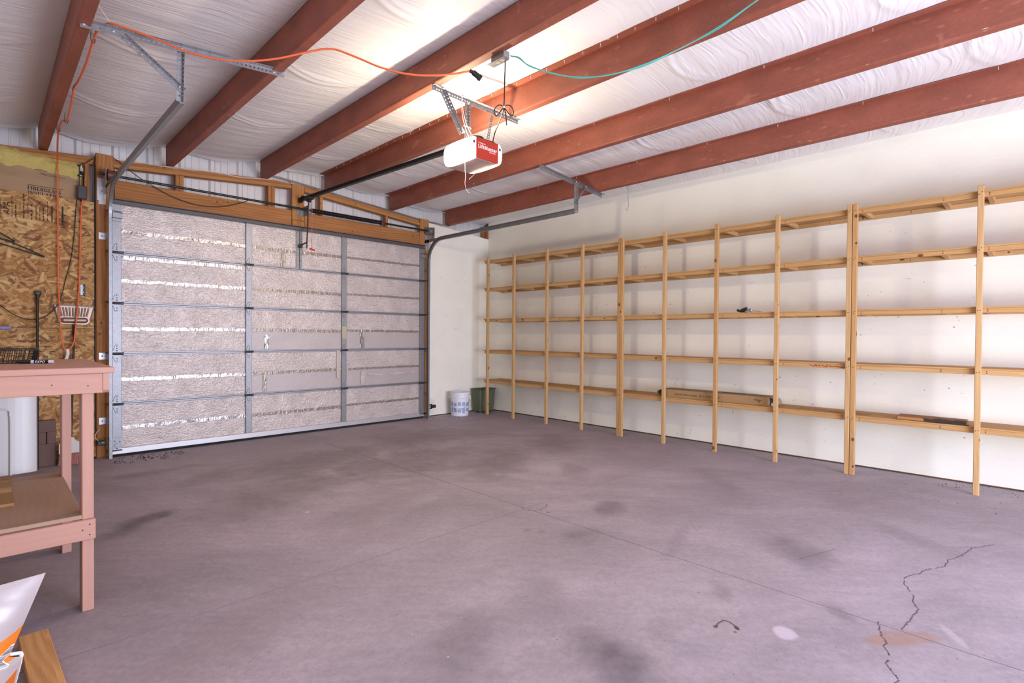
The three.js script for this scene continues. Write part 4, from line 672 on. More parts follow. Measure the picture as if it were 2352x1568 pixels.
{
  single('wire_hook', tube([[-0.80, 2.922, 3.214], [-0.805, 2.90, 3.214], [-0.80, 2.86, 3.216], [-0.797, 2.78, 3.217], [-0.795, 2.70, 3.218], [-0.797, 2.668, 3.214], [-0.802, 2.655, 3.206], [-0.806, 2.660, 3.196], [-0.807, 2.678, 3.192]], 0.0034, 60, 6), M.galv, 'thin wire hook hanging from the roof beam over the shelves', 'hook');
}

// ================================================================ the work bench and its surroundings
{
  const w = thing('work_bench', 'pink painted wooden work bench with a lower shelf', 'workbench', [-5.98, 0, 3.09]);
  const x0 = -6.385 + 5.98, xr = -5.598 + 5.98, zf = 3.57 - 3.09, zb = 2.615 - 3.09;
  part('top', span(x0, -5.527 + 5.98, 1.053, 1.080, zb - 0.03, zf + 0.03, 0.003), M.pink, w);
  const fm = M.pink;
  part('front_apron', span(x0, -5.567 + 5.98, 0.966, 1.053, zf, zf + 0.019, 0.002), fm, w); part('back_apron', span(x0, -5.567 + 5.98, 0.966, 1.053, zb - 0.019, zb, 0.002), fm, w);
  { const s = new THREE.Shape(); const a = zb - 0.019, b = zf + 0.021; s.moveTo(a, 1.053); s.lineTo(b, 1.053); s.lineTo(b, 0.978); s.lineTo(b - 0.012, 0.966); s.lineTo(a, 0.966); s.closePath(); const g = new THREE.ExtrudeGeometry(s, { depth: 0.022, bevelEnabled: false }); g.rotateY(-Math.PI / 2); g.translate(-5.545 + 5.98, 0, 0); part('side_apron', g, fm, w); }
  for (const z of [zf - 0.089, zb]) { part('leg', span(xr - 0.042, xr, 0, 1.052, z, z + 0.089, 0.003), fm, w); part('leg', span(x0 + 0.02, x0 + 0.062, 0, 1.052, z, z + 0.089, 0.003), fm, w); }
  part('shelf', span(x0, xr - 0.034, 0.412, 0.430, zb - 0.06, zf - 0.002, 0.002), M.warmLitShelf, w);
  part('front_rail', span(x0, xr + 0.004, 0.322, 0.411, zf, zf + 0.022, 0.003), fm, w); part('back_rail', span(x0, xr + 0.004, 0.322, 0.411, zb - 0.022, zb, 0.003), fm, w);
  part('nails', [[-5.64, 0.37], [-5.615, 0.39], [-5.615, 0.345], [-5.62, 1.0], [-5.74, 1.01]].map(([x, y]) => cyl(0.0028, 0.002, 'z', 6).translate(x + 5.98, y, zf + (y > 0.9 ? 0.0195 : 0.0225))), screwMat, w).userData.kind = 'stuff';
}
{
  const p = thing('plastic_locker', 'white moulded plastic panel standing on the bench shelf', 'plastic panel', [-6.0, 0.430, 2.44]);
  const N = 20, prof = []; for (let k = 0; k <= N; k++) { const f = k / N; prof.push([-0.34 + f * 0.611, 0.010 * Math.sin(f * 9) + 0.02 * Math.sin(f * 3.1)]); }
  const s = new THREE.Shape(); prof.forEach(([x, z], i) => i ? s.lineTo(x, -z) : s.moveTo(x, -z)); s.lineTo(0.271, 0.05); s.lineTo(-0.34, 0.05); s.closePath();
  const g = new THREE.ExtrudeGeometry(s, { depth: 0.52, bevelEnabled: false }); g.rotateX(-Math.PI / 2); part('panel', g, std({ color: rgb(0.72, 0.70, 0.68), roughness: 0.4 }), p);
  part('moulded_rib', tube([[0.16, 0.0, 0.032], [0.16, 0.30, 0.032], [0.155, 0.345, 0.032], [0.12, 0.372, 0.034], [-0.2, 0.375, 0.03]], 0.005, 40, 6), std({ color: rgb(0.70, 0.68, 0.66), roughness: 0.4 }), p);
}
single('board_offcut', mv(span(-6.10, -5.847, 0.4305, 0.445, 2.56, 3.20, 0.001), 0, 0, 0), M.osb, 'small strand board offcut lying on the bench shelf', 'board');
{
  const b = thing('wire_basket', 'black wire letter basket on the bench top', 'basket', [-5.93, 1.0805, 2.90]);
  const x0 = -0.2, x1 = 0.168, z0 = -0.13, z1 = 0.13, h = 0.065, sl = 0.012, wires = [];
  const rim = (y, e, r) => { const A = [[x0 - e, y, z0 - e], [x1 + e, y, z0 - e], [x1 + e, y, z1 + e], [x0 - e, y, z1 + e]]; return A.map((p, i) => bar(p, A[(i + 1) % 4], r, 6)); };
  part('rim', rim(h, sl, 0.003), M.blackMetal, b); part('foot_rim', rim(0.003, 0, 0.003), M.blackMetal, b);
  for (let k = 0; k <= 22; k++) { const x = x0 + (x1 - x0) * k / 22; wires.push(bar([x, 0.003, z0], [x + (x > 0 ? 0.01 : -0.01), h, z0 - sl], 0.0016, 5), bar([x, 0.003, z1], [x + (x > 0 ? 0.01 : -0.01), h, z1 + sl], 0.0016, 5), bar([x, 0.004, z0], [x, 0.004, z1], 0.0015, 5)); }
  for (let k = 0; k <= 14; k++) { const z = z0 + (z1 - z0) * k / 14; wires.push(bar([x0, 0.003, z], [x0 - sl, h, z], 0.0016, 5), bar([x1, 0.003, z], [x1 + sl, h, z], 0.0016, 5)); }
  part('wires', wires, M.blackMetal, b);
}
{
  const m = thing('marker_pen', 'white whiteboard marker with a black cap beside the basket', 'marker', [-5.755, 1.0805, 3.085]);
  const g = cyl(0.0085, 0.085, 'x', 20), brl = part('barrel', g.translate(0.015, 0.0085, 0), M.white, m);
  const lab = new THREE.CylinderGeometry(0.0087, 0.0087, 0.055, 24, 1, true); lab.rotateZ(Math.PI / 2);
  wallUV(lab, (x, y, z) => [(x + 0.0275) / 0.055, 0.5 + Math.atan2(y, z) / Math.PI / 1.2]);
  part('label', lab.translate(0.012, 0.0085, 0), std({ map: canvasTex(256, 128, (c) => { c.fillStyle = '#0c0c0c'; c.fillRect(0, 0, 256, 128); c.fillStyle = '#f0f0f0'; c.font = 'bold italic 70px sans-serif'; c.fillText('EXPO', 14, 88); }), roughness: 0.4 }), brl);
  part('cap', [cyl(0.0092, 0.045, 'x', 18).translate(-0.05, 0.0092, 0), cyl(0.006, 0.014, 'x', 14).translate(-0.078, 0.0092, 0)], M.black, m);
  m.rotation.y = 0.0; m.rotation.y = -0.35;
}
{
  const p = thing('lumber_offcut', 'short length of knotty two-by-four lying on the concrete', 'lumber', [-5.782, 0, 4.45]);
  part('plank', mv(cbox(0.089, 0.038, 1.46, 0.003), 0, 0.0195, 0), M.board, p); p.rotation.y = 0.035;
}
{
  // half-used bag, folded over at the top
  const b = thing('pellet_bag', 'crumpled white and orange plastic bag standing on the floor by the two-by-four', 'bag', [-6.08, 0, 4.30]);
  const NX = 26, NY = 40, W = 0.25, Hh = 0.47, pos = [], uv = [], idx = [];
  const rightAt = (t) => t < 0.50 ? 0.208 - 0.012 * Math.sin(t * 9) : 0.190 + (t - 0.50) / 0.50 * 0.085;
  for (const side of [1, -1]) for (let j = 0; j <= NY; j++) for (let i = 0; i <= NX; i++) {
    const t = j / NY, f = i / NX, xr = rightAt(t), x = -0.26 + (xr + 0.26) * f, th = (t < 0.5 ? 0.085 : 0.085 * Math.pow(1 - (t - 0.5) / 0.5, 0.8)) * Math.pow(Math.sin(Math.PI * clamp(f, 0.004, 0.996)), 0.45);
    const n = 0.026 * (fbm(x * 10 + 3, t * 8 + side * 4, 3) - 0.44) * (th > 0.01 ? 1 : 0.2), lean = 0.03 * Math.max(0, t - 0.5);
    pos.push(x, t * (Hh - 0.03 * (1 - f) * (t > 0.6 ? (t - 0.6) / 0.4 : 0)), side * (th + n * Math.sin(Math.PI * f)) + lean - 0.0); uv.push(f, t);
  }
  const m = NX + 1, base = m * (NY + 1); for (let s = 0; s < 2; s++) for (let j = 0; j < NY; j++) for (let i = 0; i < NX; i++) { const a = s * base + j * m + i; idx.push(a, a + 1, a + m, a + 1, a + m + 1, a + m); }
  const g = new THREE.BufferGeometry(); g.setAttribute('position', new THREE.Float32BufferAttribute(pos, 3)); g.setAttribute('uv', new THREE.Float32BufferAttribute(uv, 2)); g.setIndex(idx); g.computeVertexNormals();
  const tex = canvasTex(512, 1024, (c, w, h) => {
    c.fillStyle = '#b0a3a1'; c.fillRect(0, 0, w, h); c.fillStyle = '#e07a20'; c.beginPath(); c.moveTo(512, 318); c.lineTo(496, 340); c.lineTo(452, 384); c.lineTo(400, 392); c.lineTo(440, 410); c.lineTo(420, 525); c.lineTo(512, 525); c.closePath(); c.fill();
    c.fillStyle = '#7a1414'; c.fillRect(330, 388, 104, 46); c.fillStyle = '#d8b9b0'; c.fillRect(404, 400, 22, 10);
    c.save(); c.translate(440, 528); c.rotate(-1.02); c.fillStyle = '#efe9e6'; c.fillRect(0, 0, 120, 40); c.fillStyle = '#141414'; for (let k = 0; k < 20; k++) c.fillRect(6 + k * 5.4, 3, rr(1.4, 4), 34); c.restore();
    c.fillStyle = '#cc6418'; c.beginPath(); c.moveTo(505, 600); c.lineTo(512, 1024); c.lineTo(330, 1024); c.lineTo(420, 760); c.closePath(); c.fill();
    c.save(); c.translate(486, 1010); c.rotate(-Math.PI / 2 - 0.12); c.fillStyle = '#f0dccb'; c.font = 'bold italic 62px sans-serif'; c.fillText('SMALL & MED', 0, -6); c.restore();
  });
  part('bag_film', g, new THREE.MeshPhysicalMaterial({ map: tex, roughness: 0.32, clearcoat: 0.4, clearcoatRoughness: 0.25, side: THREE.DoubleSide }), b);
  part('sealed_seam', (() => { const p = []; for (let k = 0; k <= 30; k++) { const t = k / 30 * 0.5; p.push([rightAt(t) - 0.002, t * Hh + 0.002, 0.004 * Math.sin(k * 2.3)]); } return tube(p, 0.006, 60, 6); })(), std({ color: rgb(0.80, 0.77, 0.74), roughness: 0.6 }), b);
}

// ---------------------------------------------------------------- hung on the strand board
{
  const d = thing('dustpan', 'ribbed bright metal dustpan hung upside down on the strand board', 'dustpan', [-5.335, 1.30, 0.014]);
  const out = (k) => { const s = new THREE.Shape(); const W = 0.148 * k, B = 0.100 * k; s.moveTo(-W, 0.19); s.lineTo(W, 0.178); s.lineTo(B + 0.02, 0.045); s.quadraticCurveTo(B + 0.008, 0.012, B - 0.02, 0.006); s.lineTo(-B + 0.014, 0.012); s.quadraticCurveTo(-B - 0.016, 0.018, -B - 0.022, 0.05); s.closePath(); return s; };
  const met = std({ color: rgb(0.34, 0.24, 0.18), metalness: 0.85, roughness: 0.42, bumpMap: fineNoise, bumpScale: 0.0008 });
  part('pan', new THREE.ExtrudeGeometry(out(1), { depth: 0.006, bevelEnabled: true, bevelSize: 0.003, bevelThickness: 0.003, bevelSegments: 2, curveSegments: 8 }), met, d);
  for (let k = 0; k < 10; k++) { const f = k / 9 - 0.5; part('rib', bar([f * 0.215, 0.168, 0.011], [f * 0.180, 0.082, 0.014], 0.0068, 8), met, d); }
  part('hood', (() => { const g = new THREE.CapsuleGeometry(0.028, 0.15, 6, 16); g.rotateZ(Math.PI / 2); g.scale(1, 0.95, 0.75); return g.translate(0.0, 0.047, 0.012); })(), met, d);
  part('lip', [bar([-0.148, 0.191, 0.012], [0.148, 0.179, 0.012], 0.006, 6)], M.galv, d);
  part('side_edge', [bar([-0.146, 0.188, 0.012], [-0.118, 0.05, 0.014], 0.004, 6), bar([0.146, 0.178, 0.012], [0.116, 0.045, 0.014], 0.004, 6)], met, d);
  part('handle', [mv(cbox(0.022, 0.11, 0.014, 0.005), -0.004, -0.045, 0.016)], M.black, d);
}
{
  const b = thing('push_broom', 'broom with a white head, pink bristles and a thin black pole against the strand board', 'broom', [-5.375, 0, 0.17]);
  part('pole', bar([0.0, 0.24, 0.0], [0.038, 1.29, -0.13], 0.0085, 10), M.black, b);
  const s = new THREE.Shape(); s.moveTo(-0.085, 0.115); s.lineTo(0.085, 0.115); s.lineTo(0.085, 0.205); s.quadraticCurveTo(0.03, 0.21, 0.025, 0.24); s.quadraticCurveTo(0.022, 0.255, 0, 0.256); s.quadraticCurveTo(-0.022, 0.255, -0.025, 0.24); s.quadraticCurveTo(-0.03, 0.21, -0.085, 0.205); s.closePath();
  part('head', new THREE.ExtrudeGeometry(s, { depth: 0.03, bevelEnabled: true, bevelSize: 0.003, bevelThickness: 0.003, bevelSegments: 2 }).translate(0, 0, -0.015), std({ color: rgb(0.62, 0.58, 0.52), roughness: 0.5 }), b);
  const br = []; for (let k = 0; k < 34; k++) for (let j = 0; j < 4; j++) { const x = -0.08 + 0.16 * k / 33; br.push(bar([x, 0.118, -0.012 + j * 0.008], [x * 1.12 + rr(-0.003, 0.003), 0.003, -0.018 + j * 0.013 + rr(-0.003, 0.003)], 0.0016, 4)); }
  part('bristles', merge(br), std({ color: rgb(0.62, 0.27, 0.23), roughness: 0.7 }), b).userData.kind = 'stuff';
}
{
  const b = thing('ratchet_bar', 'black steel bar with a hooked socket end leaning on the strand board behind the basket', 'steel bar', [-5.61, 0.95, 0.05]);
  part('shaft', bar([-0.005, -0.93, 0.24], [0.012, 0.63, -0.015], 0.011, 10), M.blackMetal, b);
  part('head', [mv(cbox(0.046, 0.038, 0.03, 0.006), 0.016, 0.640, -0.016), mv(cyl(0.015, 0.03, 'y', 12), 0.014, 0.612, -0.012)], M.blackMetal, b);
}
for (const [lab, y, x] of [['long black coated wall hook reaching down over the strand board', 1.93, -5.545], ['shorter black coated wall hook higher on the strand board', 2.045, -5.745]]) {
  const h = thing('storage_hook', lab, 'hook', [x, y, 0.014], 'black storage hooks');
  const L = x > -5.6 ? 0.42 : 0.24;
  part('upper_arm', tube([[0, 0, 0.004], [-L * 0.5, L * (x > -5.6 ? 0.22 : 0.30), 0.05], [-L * 1.1, L * (x > -5.6 ? 0.42 : 0.62), 0.10]], 0.0055, 24, 8), M.black, h);
  part('lower_arm', tube([[-0.004, -0.006, 0.004], [-L * 0.5, L * (x > -5.6 ? 0.13 : 0.06), 0.04], [-L * 1.1, L * (x > -5.6 ? 0.30 : 0.16), 0.08]], 0.0055, 24, 8), M.black, h);
  part('tip', new THREE.SphereGeometry(0.006, 10, 8).translate(0.003, -0.002, 0.005), M.steelBright, h);
}
single('spray_nozzle', [cyl(0.017, 0.12, 'x', 14).translate(-5.85, 1.268, 0.10), cyl(0.020, 0.02, 'x', 14).translate(-5.785, 1.272, 0.10)], std({ color: rgb(0.26, 0.24, 0.42), roughness: 0.4 }), 'pale violet plastic handle end hanging by the strand board', 'handle');
for (const [x, y, z, lab, par] of [[-5.281, 1.640, 0.014, 'black duplex outlet box with a white socket half way up the strand board', false], [-5.283, 2.780, -0.02, 'black duplex outlet box with a white socket next to the yellow insulation', true]]) {
  const o = thing('outlet_box', lab, 'outlet', [x, y, z], 'black outlet boxes');
  part('box', cbox(0.056, 0.115, par ? 0.07 : 0.012, 0.004), M.black, o);
  const zz = par ? 0.035 : 0.006; const sk = part('socket', [mv(cbox(0.018, 0.104, 0.004, 0.002), 0.0, 0, zz + 0.002), cyl(0.0145, 0.006, 'z', 18).translate(0, 0.022, zz + 0.003), cyl(0.0145, 0.006, 'z', 18).translate(0, -0.022, zz + 0.003)], M.white, o);
  for (const dy of [0.022, -0.022]) part('slots', [mv(cbox(0.003, 0.010, 0.002, 0.0005), -0.006, dy + 0.003, zz + 0.0065), mv(cbox(0.003, 0.010, 0.002, 0.0005), 0.006, dy + 0.003, zz + 0.0065), mv(cbox(0.004, 0.004, 0.002, 0.0005), 0, dy - 0.008, zz + 0.0065)], M.black, sk);
}
{
  const a = thing('power_adapter', 'grey plug-in power adapter hanging below the upper outlet box', 'adapter', [-5.277, 2.568, 0.035]);
  part('case', cbox(0.068, 0.125, 0.045, 0.006), std({ color: rgb(0.05, 0.046, 0.044), roughness: 0.5 }), a);
  part('lead', tube([[0, 0.06, 0], [0, 0.12, 0.0], [0.004, 0.16, 0.01], [0.0, 0.19, 0.005]], 0.004, 20, 6), M.black, a);
  part('plug', [cyl(0.014, 0.03, 'y', 12).translate(0, 0.185, -0.004), cyl(0.012, 0.022, 'y', 12).translate(0, -0.072, 0)], M.black, a);
}
{ // kraft-faced batt in the open bay above the strand board
  const b = thing('insulation_batt', 'brown paper faced fibreglass batt with yellow wool showing along the top', 'insulation', [-5.575, 2.48, -0.03]);
  const tex = canvasTex(1024, 512, (g, w, h) => {
    g.fillStyle = '#a98a66'; g.fillRect(0, 0, w, h); for (let i = 0; i < 400; i++) { g.fillStyle = rnd() < 0.5 ? '#a08260' : '#b2946e'; g.fillRect(rnd() * w, rnd() * h, rr(10, 80), 2); }
    g.fillStyle = '#17120e'; g.fillRect(368, 356, 414, 6); g.font = 'bold 62px serif'; g.save(); g.translate(366, 418); g.rotate(0.02); g.fillText('FIBERGLASS', 0, 0, 416); g.fillText('INSULATION', 6, 62, 410); g.restore();
    g.lineWidth = 4; g.strokeStyle = '#17120e'; g.strokeRect(447, 92, 52, 58); g.beginPath(); g.ellipse(473, 126, 14, 16, 0, 0, 7); g.fill(); g.fillRect(512, 84, 4, 126);
    for (let k = 0; k < 5; k++) g.fillRect(528, 96 + k * 12 + k * 2, 230 - k * 9, 4); g.font = 'bold 20px sans-serif'; g.save(); g.translate(528, 192); g.rotate(0.06); g.fillText('IMPORTANT:', 0, 0); g.fillRect(118, -6, 170, 4); g.fillRect(0, 10, 150, 4); g.restore();
  });
  const kp = new THREE.PlaneGeometry(0.62, 0.36, 50, 28), p = kp.attributes.position; for (let i = 0; i < p.count; i++) { const X = p.getX(i), Y = p.getY(i); p.setZ(i, 0.014 * (fbm(X * 6 + 2, Y * 7, 3) - 0.44) * 2 + 0.02 * Math.cos(X * 4.6) - 0.012 * Math.exp(-Math.pow((Y + 0.35 * X + 0.04) * 26, 2))); } kp.computeVertexNormals();
  part('paper_face', kp.translate(0, 0.17, 0.0), std({ map: tex, roughness: 0.75 }), b);
  const wg = new THREE.PlaneGeometry(0.62, 0.16, 70, 20), q = wg.attributes.position; for (let i = 0; i < q.count; i++) { const X = q.getX(i), Y = q.getY(i), f = (Y + 0.08) / 0.16; q.setXYZ(i, X, Y + 0.03 * (vn(X * 14 + 9, 2) - 0.5) * (1 - f), 0.012 + 0.038 * Math.sin(Math.PI * clamp(f, 0.02, 0.98)) * (0.6 + 0.8 * vn(X * 12, Y * 20)) + 0.02 * (fbm(X * 30, Y * 30, 3) - 0.44)); } wg.computeVertexNormals();
  part('yellow_wool', wg.rotateZ(-0.06).translate(0, 0.315, 0.0), M.wool, b);
}

for (const [y0, y1, x0, x1, lab] of [[0.02, 0.205, -5.598, -5.475, 'reddish brown concrete block lowest against the strand board under the bench'], [0.212, 0.315, -5.598, -5.545, 'narrow reddish brown concrete block at the bench end of the stacked row'], [0.212, 0.315, -5.540, -5.475, 'reddish brown concrete block at the broom end of the stacked row'], [0.322, 0.42, -5.598, -5.475, 'reddish brown concrete block topmost of the small stack behind the bench leg']])
  single('concrete_block', span(x0, x1, y0 - (y0 < 0.1 ? 0.02 : 0.007), y1, 0.014, 0.10, 0.005), std({ color: rgb(0.17, 0.10, 0.085), roughness: 0.95, bumpMap: fineNoise, bumpScale: 0.002 }), lab, 'block', 'stacked concrete blocks');

// ---------------------------------------------------------------- safety sensors
for (const [x, sg, lab] of [[-5.115, 1, 'black safety sensor with a green light at the strand board side of the door'], [-1.222, -1, 'black safety sensor beside the drywall at the door foot']]) {
  const s = thing('safety_sensor', lab, 'sensor', [x, 0.165, 0.11], 'door safety sensors');
  part('bracket', [cbox(0.05, 0.012, 0.03, 0.002).translate(sg * 0.02, 0.03, 0), cbox(0.05, 0.012, 0.03, 0.002).translate(sg * 0.02, -0.03, 0), cbox(0.012, 0.07, 0.03, 0.002)], M.blackMetal, s);
  const hs = part('housing', cbox(0.07, 0.045, 0.04, 0.006).translate(-sg * 0.03, 0, 0.01), M.black, s);
  const led = part('led', new THREE.SphereGeometry(0.004, 10, 8).translate(-sg * 0.02, 0.004, 0.031), std({ color: rgb(0.2, 0.6, 0.1), emissive: sg > 0 ? rgb(0.35, 0.9, 0.1) : rgb(0.25, 0.2, 0.1), emissiveIntensity: 1 }), hs);
  part('lead', tube([[-sg * 0.05, 0.02, 0], [-sg * 0.07, 0.05, -0.03], [-sg * 0.06, 0.09, -0.06], [-sg * 0.03, 0.12, -0.09]], 0.0025, 20, 5), M.wire, s);
}

// ================================================================ cords, wires and conduit
{
  const o = thing('extension_cord', 'orange extension cord strung along the beams and looped down the strand board', 'cord');
  part('cable', tube([[-5.272, 2.50, 0.05], [-5.283, 2.40, 0.045], [-5.292, 2.05, 0.04], [-5.305, 1.60, 0.055], [-5.325, 1.35, 0.075], [-5.345, 1.14, 0.088], [-5.375, 1.075, 0.09], [-5.393, 1.062, 0.09], [-5.412, 1.075, 0.088], [-5.43, 1.15, 0.08], [-5.445, 1.40, 0.065], [-5.453, 1.80, 0.055], [-5.455, 2.30, 0.05], [-5.455, 2.72, 0.05], [-5.462, 2.83, 0.12], [-5.49, 2.859, 0.51], [-5.505, 2.902, 0.82], [-5.505, 2.888, 1.09], [-5.488, 2.865, 1.20], [-5.485, 2.885, 1.34], [-5.485, 2.93, 1.55], [-5.487, 2.968, 1.66], [-5.485, 2.945, 1.85], [-5.485, 2.925, 2.05], [-5.485, 2.918, 2.34], [-5.485, 2.938, 2.60], [-5.475, 2.96, 2.74],
    [-5.435, 2.966, 2.825], [-5.349, 2.95, 2.87], [-5.227, 2.912, 2.941], [-5.121, 2.872, 3.002], [-5.023, 2.851, 3.058], [-4.924, 2.846, 3.116], [-4.801, 2.861, 3.187], [-4.676, 2.897, 3.259], [-4.548, 2.952, 3.333], [-4.45, 2.990, 3.39], [-4.384, 2.995, 3.428], [-4.283, 2.965, 3.487], [-4.168, 2.926, 3.553], [-4.051, 2.906, 3.62], [-3.932, 2.908, 3.689], [-3.786, 2.935, 3.774], [-3.687, 2.968, 3.831], [-3.66, 2.978, 3.847]], 0.0062, 500, 8, 0.4), M.orange, o);
  part('socket_end', [bar([-3.665, 2.977, 3.845], [-3.640, 2.968, 3.858], 0.012, 12), bar([-3.645, 2.970, 3.856], [-3.612, 2.944, 3.876], 0.018, 12), bar([-3.615, 2.946, 3.874], [-3.600, 2.934, 3.883], 0.021, 12)], M.black, o);
  part('tape_wrap', tube([[-5.393, 1.075, 0.092], [-5.390, 1.03, 0.088], [-5.398, 0.99, 0.075], [-5.412, 0.95, 0.06]], 0.0135, 16, 8), M.wire, o);
  const tie = (a, b) => part('tie_wire', bar(a, b, 0.0016, 5), M.wire, o);
  tie([-5.50, 3.06, 2.83], [-5.435, 2.968, 2.825]); tie([-4.44, 3.14, 3.40], [-4.43, 2.994, 3.40]);
  for (const [x, y, z] of [[-5.505, 2.905, 0.82], [-5.487, 2.875, 1.20], [-5.487, 2.945, 2.62]]) part('tie_wire', tube([[x - 0.01, y + 0.05, z], [x - 0.012, y - 0.02, z + 0.01], [x + 0.005, y - 0.03, z + 0.01], [x + 0.008, y + 0.04, z + 0.005]], 0.002, 16, 5), M.blackMetal, o);
}
{
  const b = thing('ceiling_outlet', 'galvanised metal outlet box fixed under a roof beam', 'outlet', [-3.535, 3.058, 4.0]);
  part('box', [mv(cbox(0.055, 0.045, 0.125, 0.004), 0, 0, 0), mv(cbox(0.06, 0.004, 0.15, 0.001), 0, -0.024, -0.02)], M.galv, b);
  part('sockets', [cyl(0.017, 0.004, 'y', 16).translate(0, -0.0265, -0.02), cyl(0.017, 0.004, 'y', 16).translate(0, -0.0265, 0.022)], std({ color: rgb(0.50, 0.42, 0.30), roughness: 0.5 }), b);
  const c = thing('black_cable', 'black power cord tied in a bow between the ceiling outlet and the opener', 'cord');
  part('cable', tube([[-3.52, 3.035, 4.03], [-3.518, 3.00, 4.03], [-3.512, 2.93, 4.02], [-3.505, 2.84, 4.01], [-3.49, 2.75, 3.99], [-3.40, 2.738, 3.866], [-3.222, 2.762, 3.622], [-3.14, 2.752, 3.51], [-3.08, 2.762, 3.44], [-3.06, 2.775, 3.41]].map((p) => p), 0.0042, 90, 8), M.black, c);
  const K = [-3.49, 2.752, 3.99], bow = (sx) => tube([K, [K[0] + 0.02 * sx, K[1] + 0.012, K[2] + 0.02 * sx], [K[0] + 0.038 * sx, K[1] - 0.004, K[2] + 0.038 * sx], [K[0] + 0.046 * sx, K[1] - 0.04, K[2] + 0.046 * sx], [K[0] + 0.034 * sx, K[1] - 0.062, K[2] + 0.034 * sx], [K[0] + 0.015 * sx, K[1] - 0.03, K[2] + 0.015 * sx], K], 0.0036, 50, 7);
  part('bow_loop', bow(1), M.black, c); part('bow_loop', bow(-1), M.black, c);
  part('cord_tail', tube([K, [K[0] + 0.008, K[1] - 0.05, K[2] + 0.01], [K[0] + 0.016, K[1] - 0.12, K[2] + 0.012]], 0.0036, 16, 7), M.black, c);
  part('twist_tie', cyl(0.009, 0.018, 'y', 10).translate(...K), M.wire, c);
}
{
  const t = thing('green_cord', 'teal green cord sagging from the ceiling outlet across the roof beams', 'cord');
  const P = [[-3.502, 3.059, 4.06], [-3.474, 3.039, 4.105], [-3.436, 2.983, 4.166], [-3.36, 2.917, 4.288], [-3.265, 2.873, 4.442], [-3.165, 2.867, 4.604], [-3.054, 2.908, 4.784], [-2.93, 2.992, 4.99], [-2.90, 3.041, 5.179], [-2.90, 3.10, 5.399], [-2.90, 3.134, 5.534]];
  part('cable', tube(P, 0.0042, 140, 7), M.teal, t); part('second_strand', tube(P.map(([x, y, z], i) => [x + 0.008, y + (i % 2 ? 0.006 : -0.004), z]), 0.0036, 140, 7), M.teal, t);
}
single('black_cable', tube([[-5.03, 2.955, 0.03], [-4.96, 2.90, 0.06], [-4.85, 2.82, 0.05], [-4.70, 2.745, 0.03], [-4.55, 2.68, 0.025], [-4.38, 2.635, 0.03], [-4.20, 2.625, 0.035], [-4.02, 2.66, 0.04], [-3.90, 2.705, 0.06], [-3.83, 2.735, 0.11], [-3.80, 2.765, 0.13]], 0.0045, 120, 7), M.black, 'black cable drooping in front of the wooden header', 'cable');
single('black_cable', tube([[-5.19, 2.92, 0.02], [-5.24, 2.865, 0.03], [-5.29, 2.82, 0.04], [-5.295, 2.73, 0.03], [-5.30, 2.6, 0.02], [-5.32, 2.42, 0.022], [-5.335, 2.15, 0.022], [-5.36, 1.92, 0.024], [-5.40, 1.72, 0.026], [-5.44, 1.53, 0.042], [-5.50, 1.42, 0.045], [-5.58, 1.355, 0.035], [-5.68, 1.352, 0.035], [-5.77, 1.40, 0.03], [-5.85, 1.475, 0.03], [-5.95, 1.56, 0.025]], 0.0034, 160, 7), M.black, 'thin black cable swagged down the strand board from the upper outlet', 'cable');
single('jamb_cable', tube([[-5.178, 2.95, 0.012], [-5.180, 2.4, 0.019], [-5.179, 1.8, 0.019], [-5.181, 1.2, 0.019], [-5.179, 0.6, 0.019], [-5.178, 0.2, 0.019]], 0.0042, 80, 6), M.black, 'dark cable stapled straight down the seam beside the wooden door jamb', 'cable');
single('conduit', [tube([[-3.62, 3.142, -0.045], [-3.2, 3.118, -0.045], [-2.2, 3.026, -0.045], [-1.25, 2.942, -0.045], [-1.05, 2.935, -0.03], [-0.92, 2.915, 0.01], [-0.86, 2.905, 0.03]], 0.0095, 90, 10)], M.galv, 'thin galvanised conduit running along the sloping top plate', 'conduit');
single('bell_wire', [tube([[-5.0, 2.965, -0.01], [-4.5, 2.985, -0.005], [-4.2, 3.02, -0.006], [-3.9, 3.03, -0.004], [-3.6, 3.065, -0.006], [-3.3, 3.09, -0.006]], 0.0022, 80, 5), tube([[-4.6, 2.985, -0.004], [-4.1, 3.035, -0.006], [-3.85, 3.025, -0.004], [-3.5, 3.075, -0.004], [-3.3, 3.075, 0.0]], 0.0022, 80, 5)], M.wire, 'thin pale bell wire stapled loosely along the top plate', 'wire');
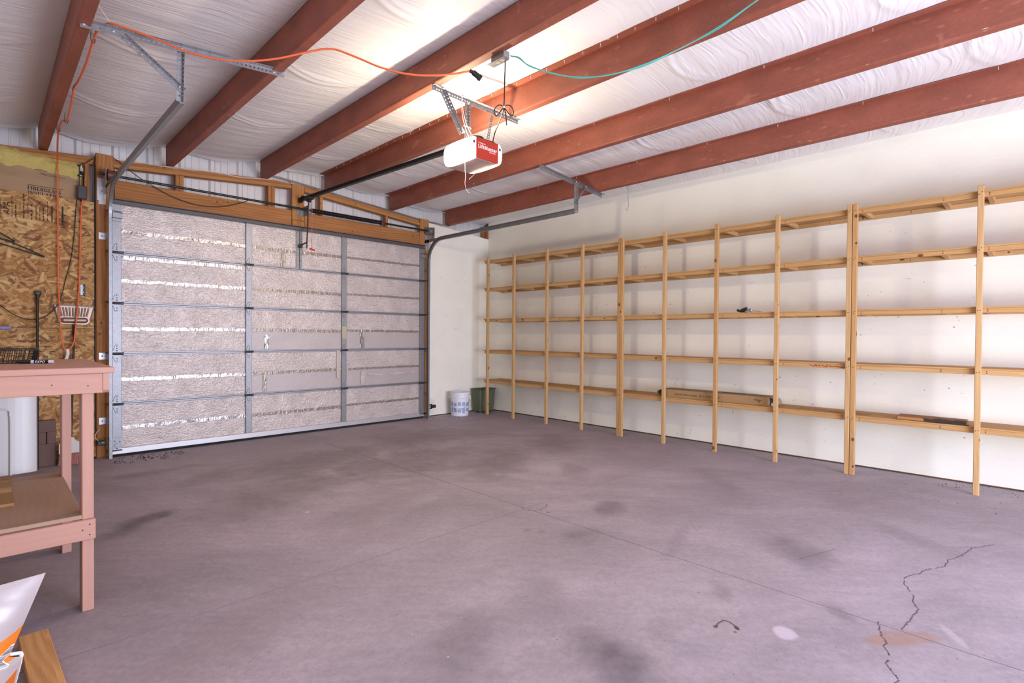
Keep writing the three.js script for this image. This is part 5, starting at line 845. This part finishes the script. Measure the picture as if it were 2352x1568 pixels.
single('control_wire', [tube([[-3.30, 3.20, 3.40], [-3.325, 3.10, 3.375], [-3.335, 3.0, 3.36], [-3.315, 2.90, 3.355], [-3.28, 2.83, 3.35], [-3.255, 2.785, 3.35], [-3.25, 2.765, 3.36]], 0.0022, 60, 5), tube([[-3.36, 3.21, 3.42], [-3.345, 3.08, 3.37], [-3.31, 2.93, 3.36], [-3.25, 2.82, 3.36], [-3.20, 2.785, 3.38], [-3.21, 2.762, 3.38]], 0.0020, 60, 5), tube([[-3.30, 2.86, 3.34], [-3.25, 2.858, 3.35], [-3.23, 2.85, 3.35]], 0.004, 20, 6)], M.wire, 'thin white control wires dropping from the ceiling onto the opener', 'wire');

// ---------------------------------------------------------------- crumbs of dirt on the concrete
{
  const g = new THREE.IcosahedronGeometry(1, 0), spots = [];
  for (let i = 0; i < 170; i++) { const a = rr(0, 6.3), r = Math.pow(rnd(), 0.7); spots.push([-4.80 + 0.34 * r * Math.cos(a), 0.30 + 0.20 * r * Math.sin(a), rr(0.002, 0.007)]); }
  for (let i = 0; i < 60; i++) spots.push([rr(-0.30, -0.02), rr(5.9, 7.0), rr(0.002, 0.005)]);
  for (let i = 0; i < 40; i++) spots.push([rr(-0.9, -0.02), rr(5.5, 7.0), rr(0.0015, 0.004)]);
  for (let i = 0; i < 60; i++) spots.push([rr(-0.05, -0.005), rr(1.0, 7.0), rr(0.0015, 0.004)]);
  for (let i = 0; i < 40; i++) spots.push([rr(-1.4, -0.9), rr(0.1, 0.5), rr(0.002, 0.005)]);
  const im = new THREE.InstancedMesh(g, M.dirt, spots.length), m = new THREE.Matrix4();
  spots.forEach(([x, z, r], i) => im.setMatrixAt(i, m.compose(new THREE.Vector3(x, r * 0.4, z), new THREE.Quaternion().setFromEuler(new THREE.Euler(i, i * 2, i * 3)), new THREE.Vector3(r, r * 0.6, r))));
  im.name = 'dirt_crumbs'; im.userData = { label: 'dark crumbs of dirt scattered on the concrete by the door and wall', category: 'dirt', kind: 'stuff' }; im.castShadow = im.receiveShadow = true; scene.add(im);
}

renderer.render(scene, camera);
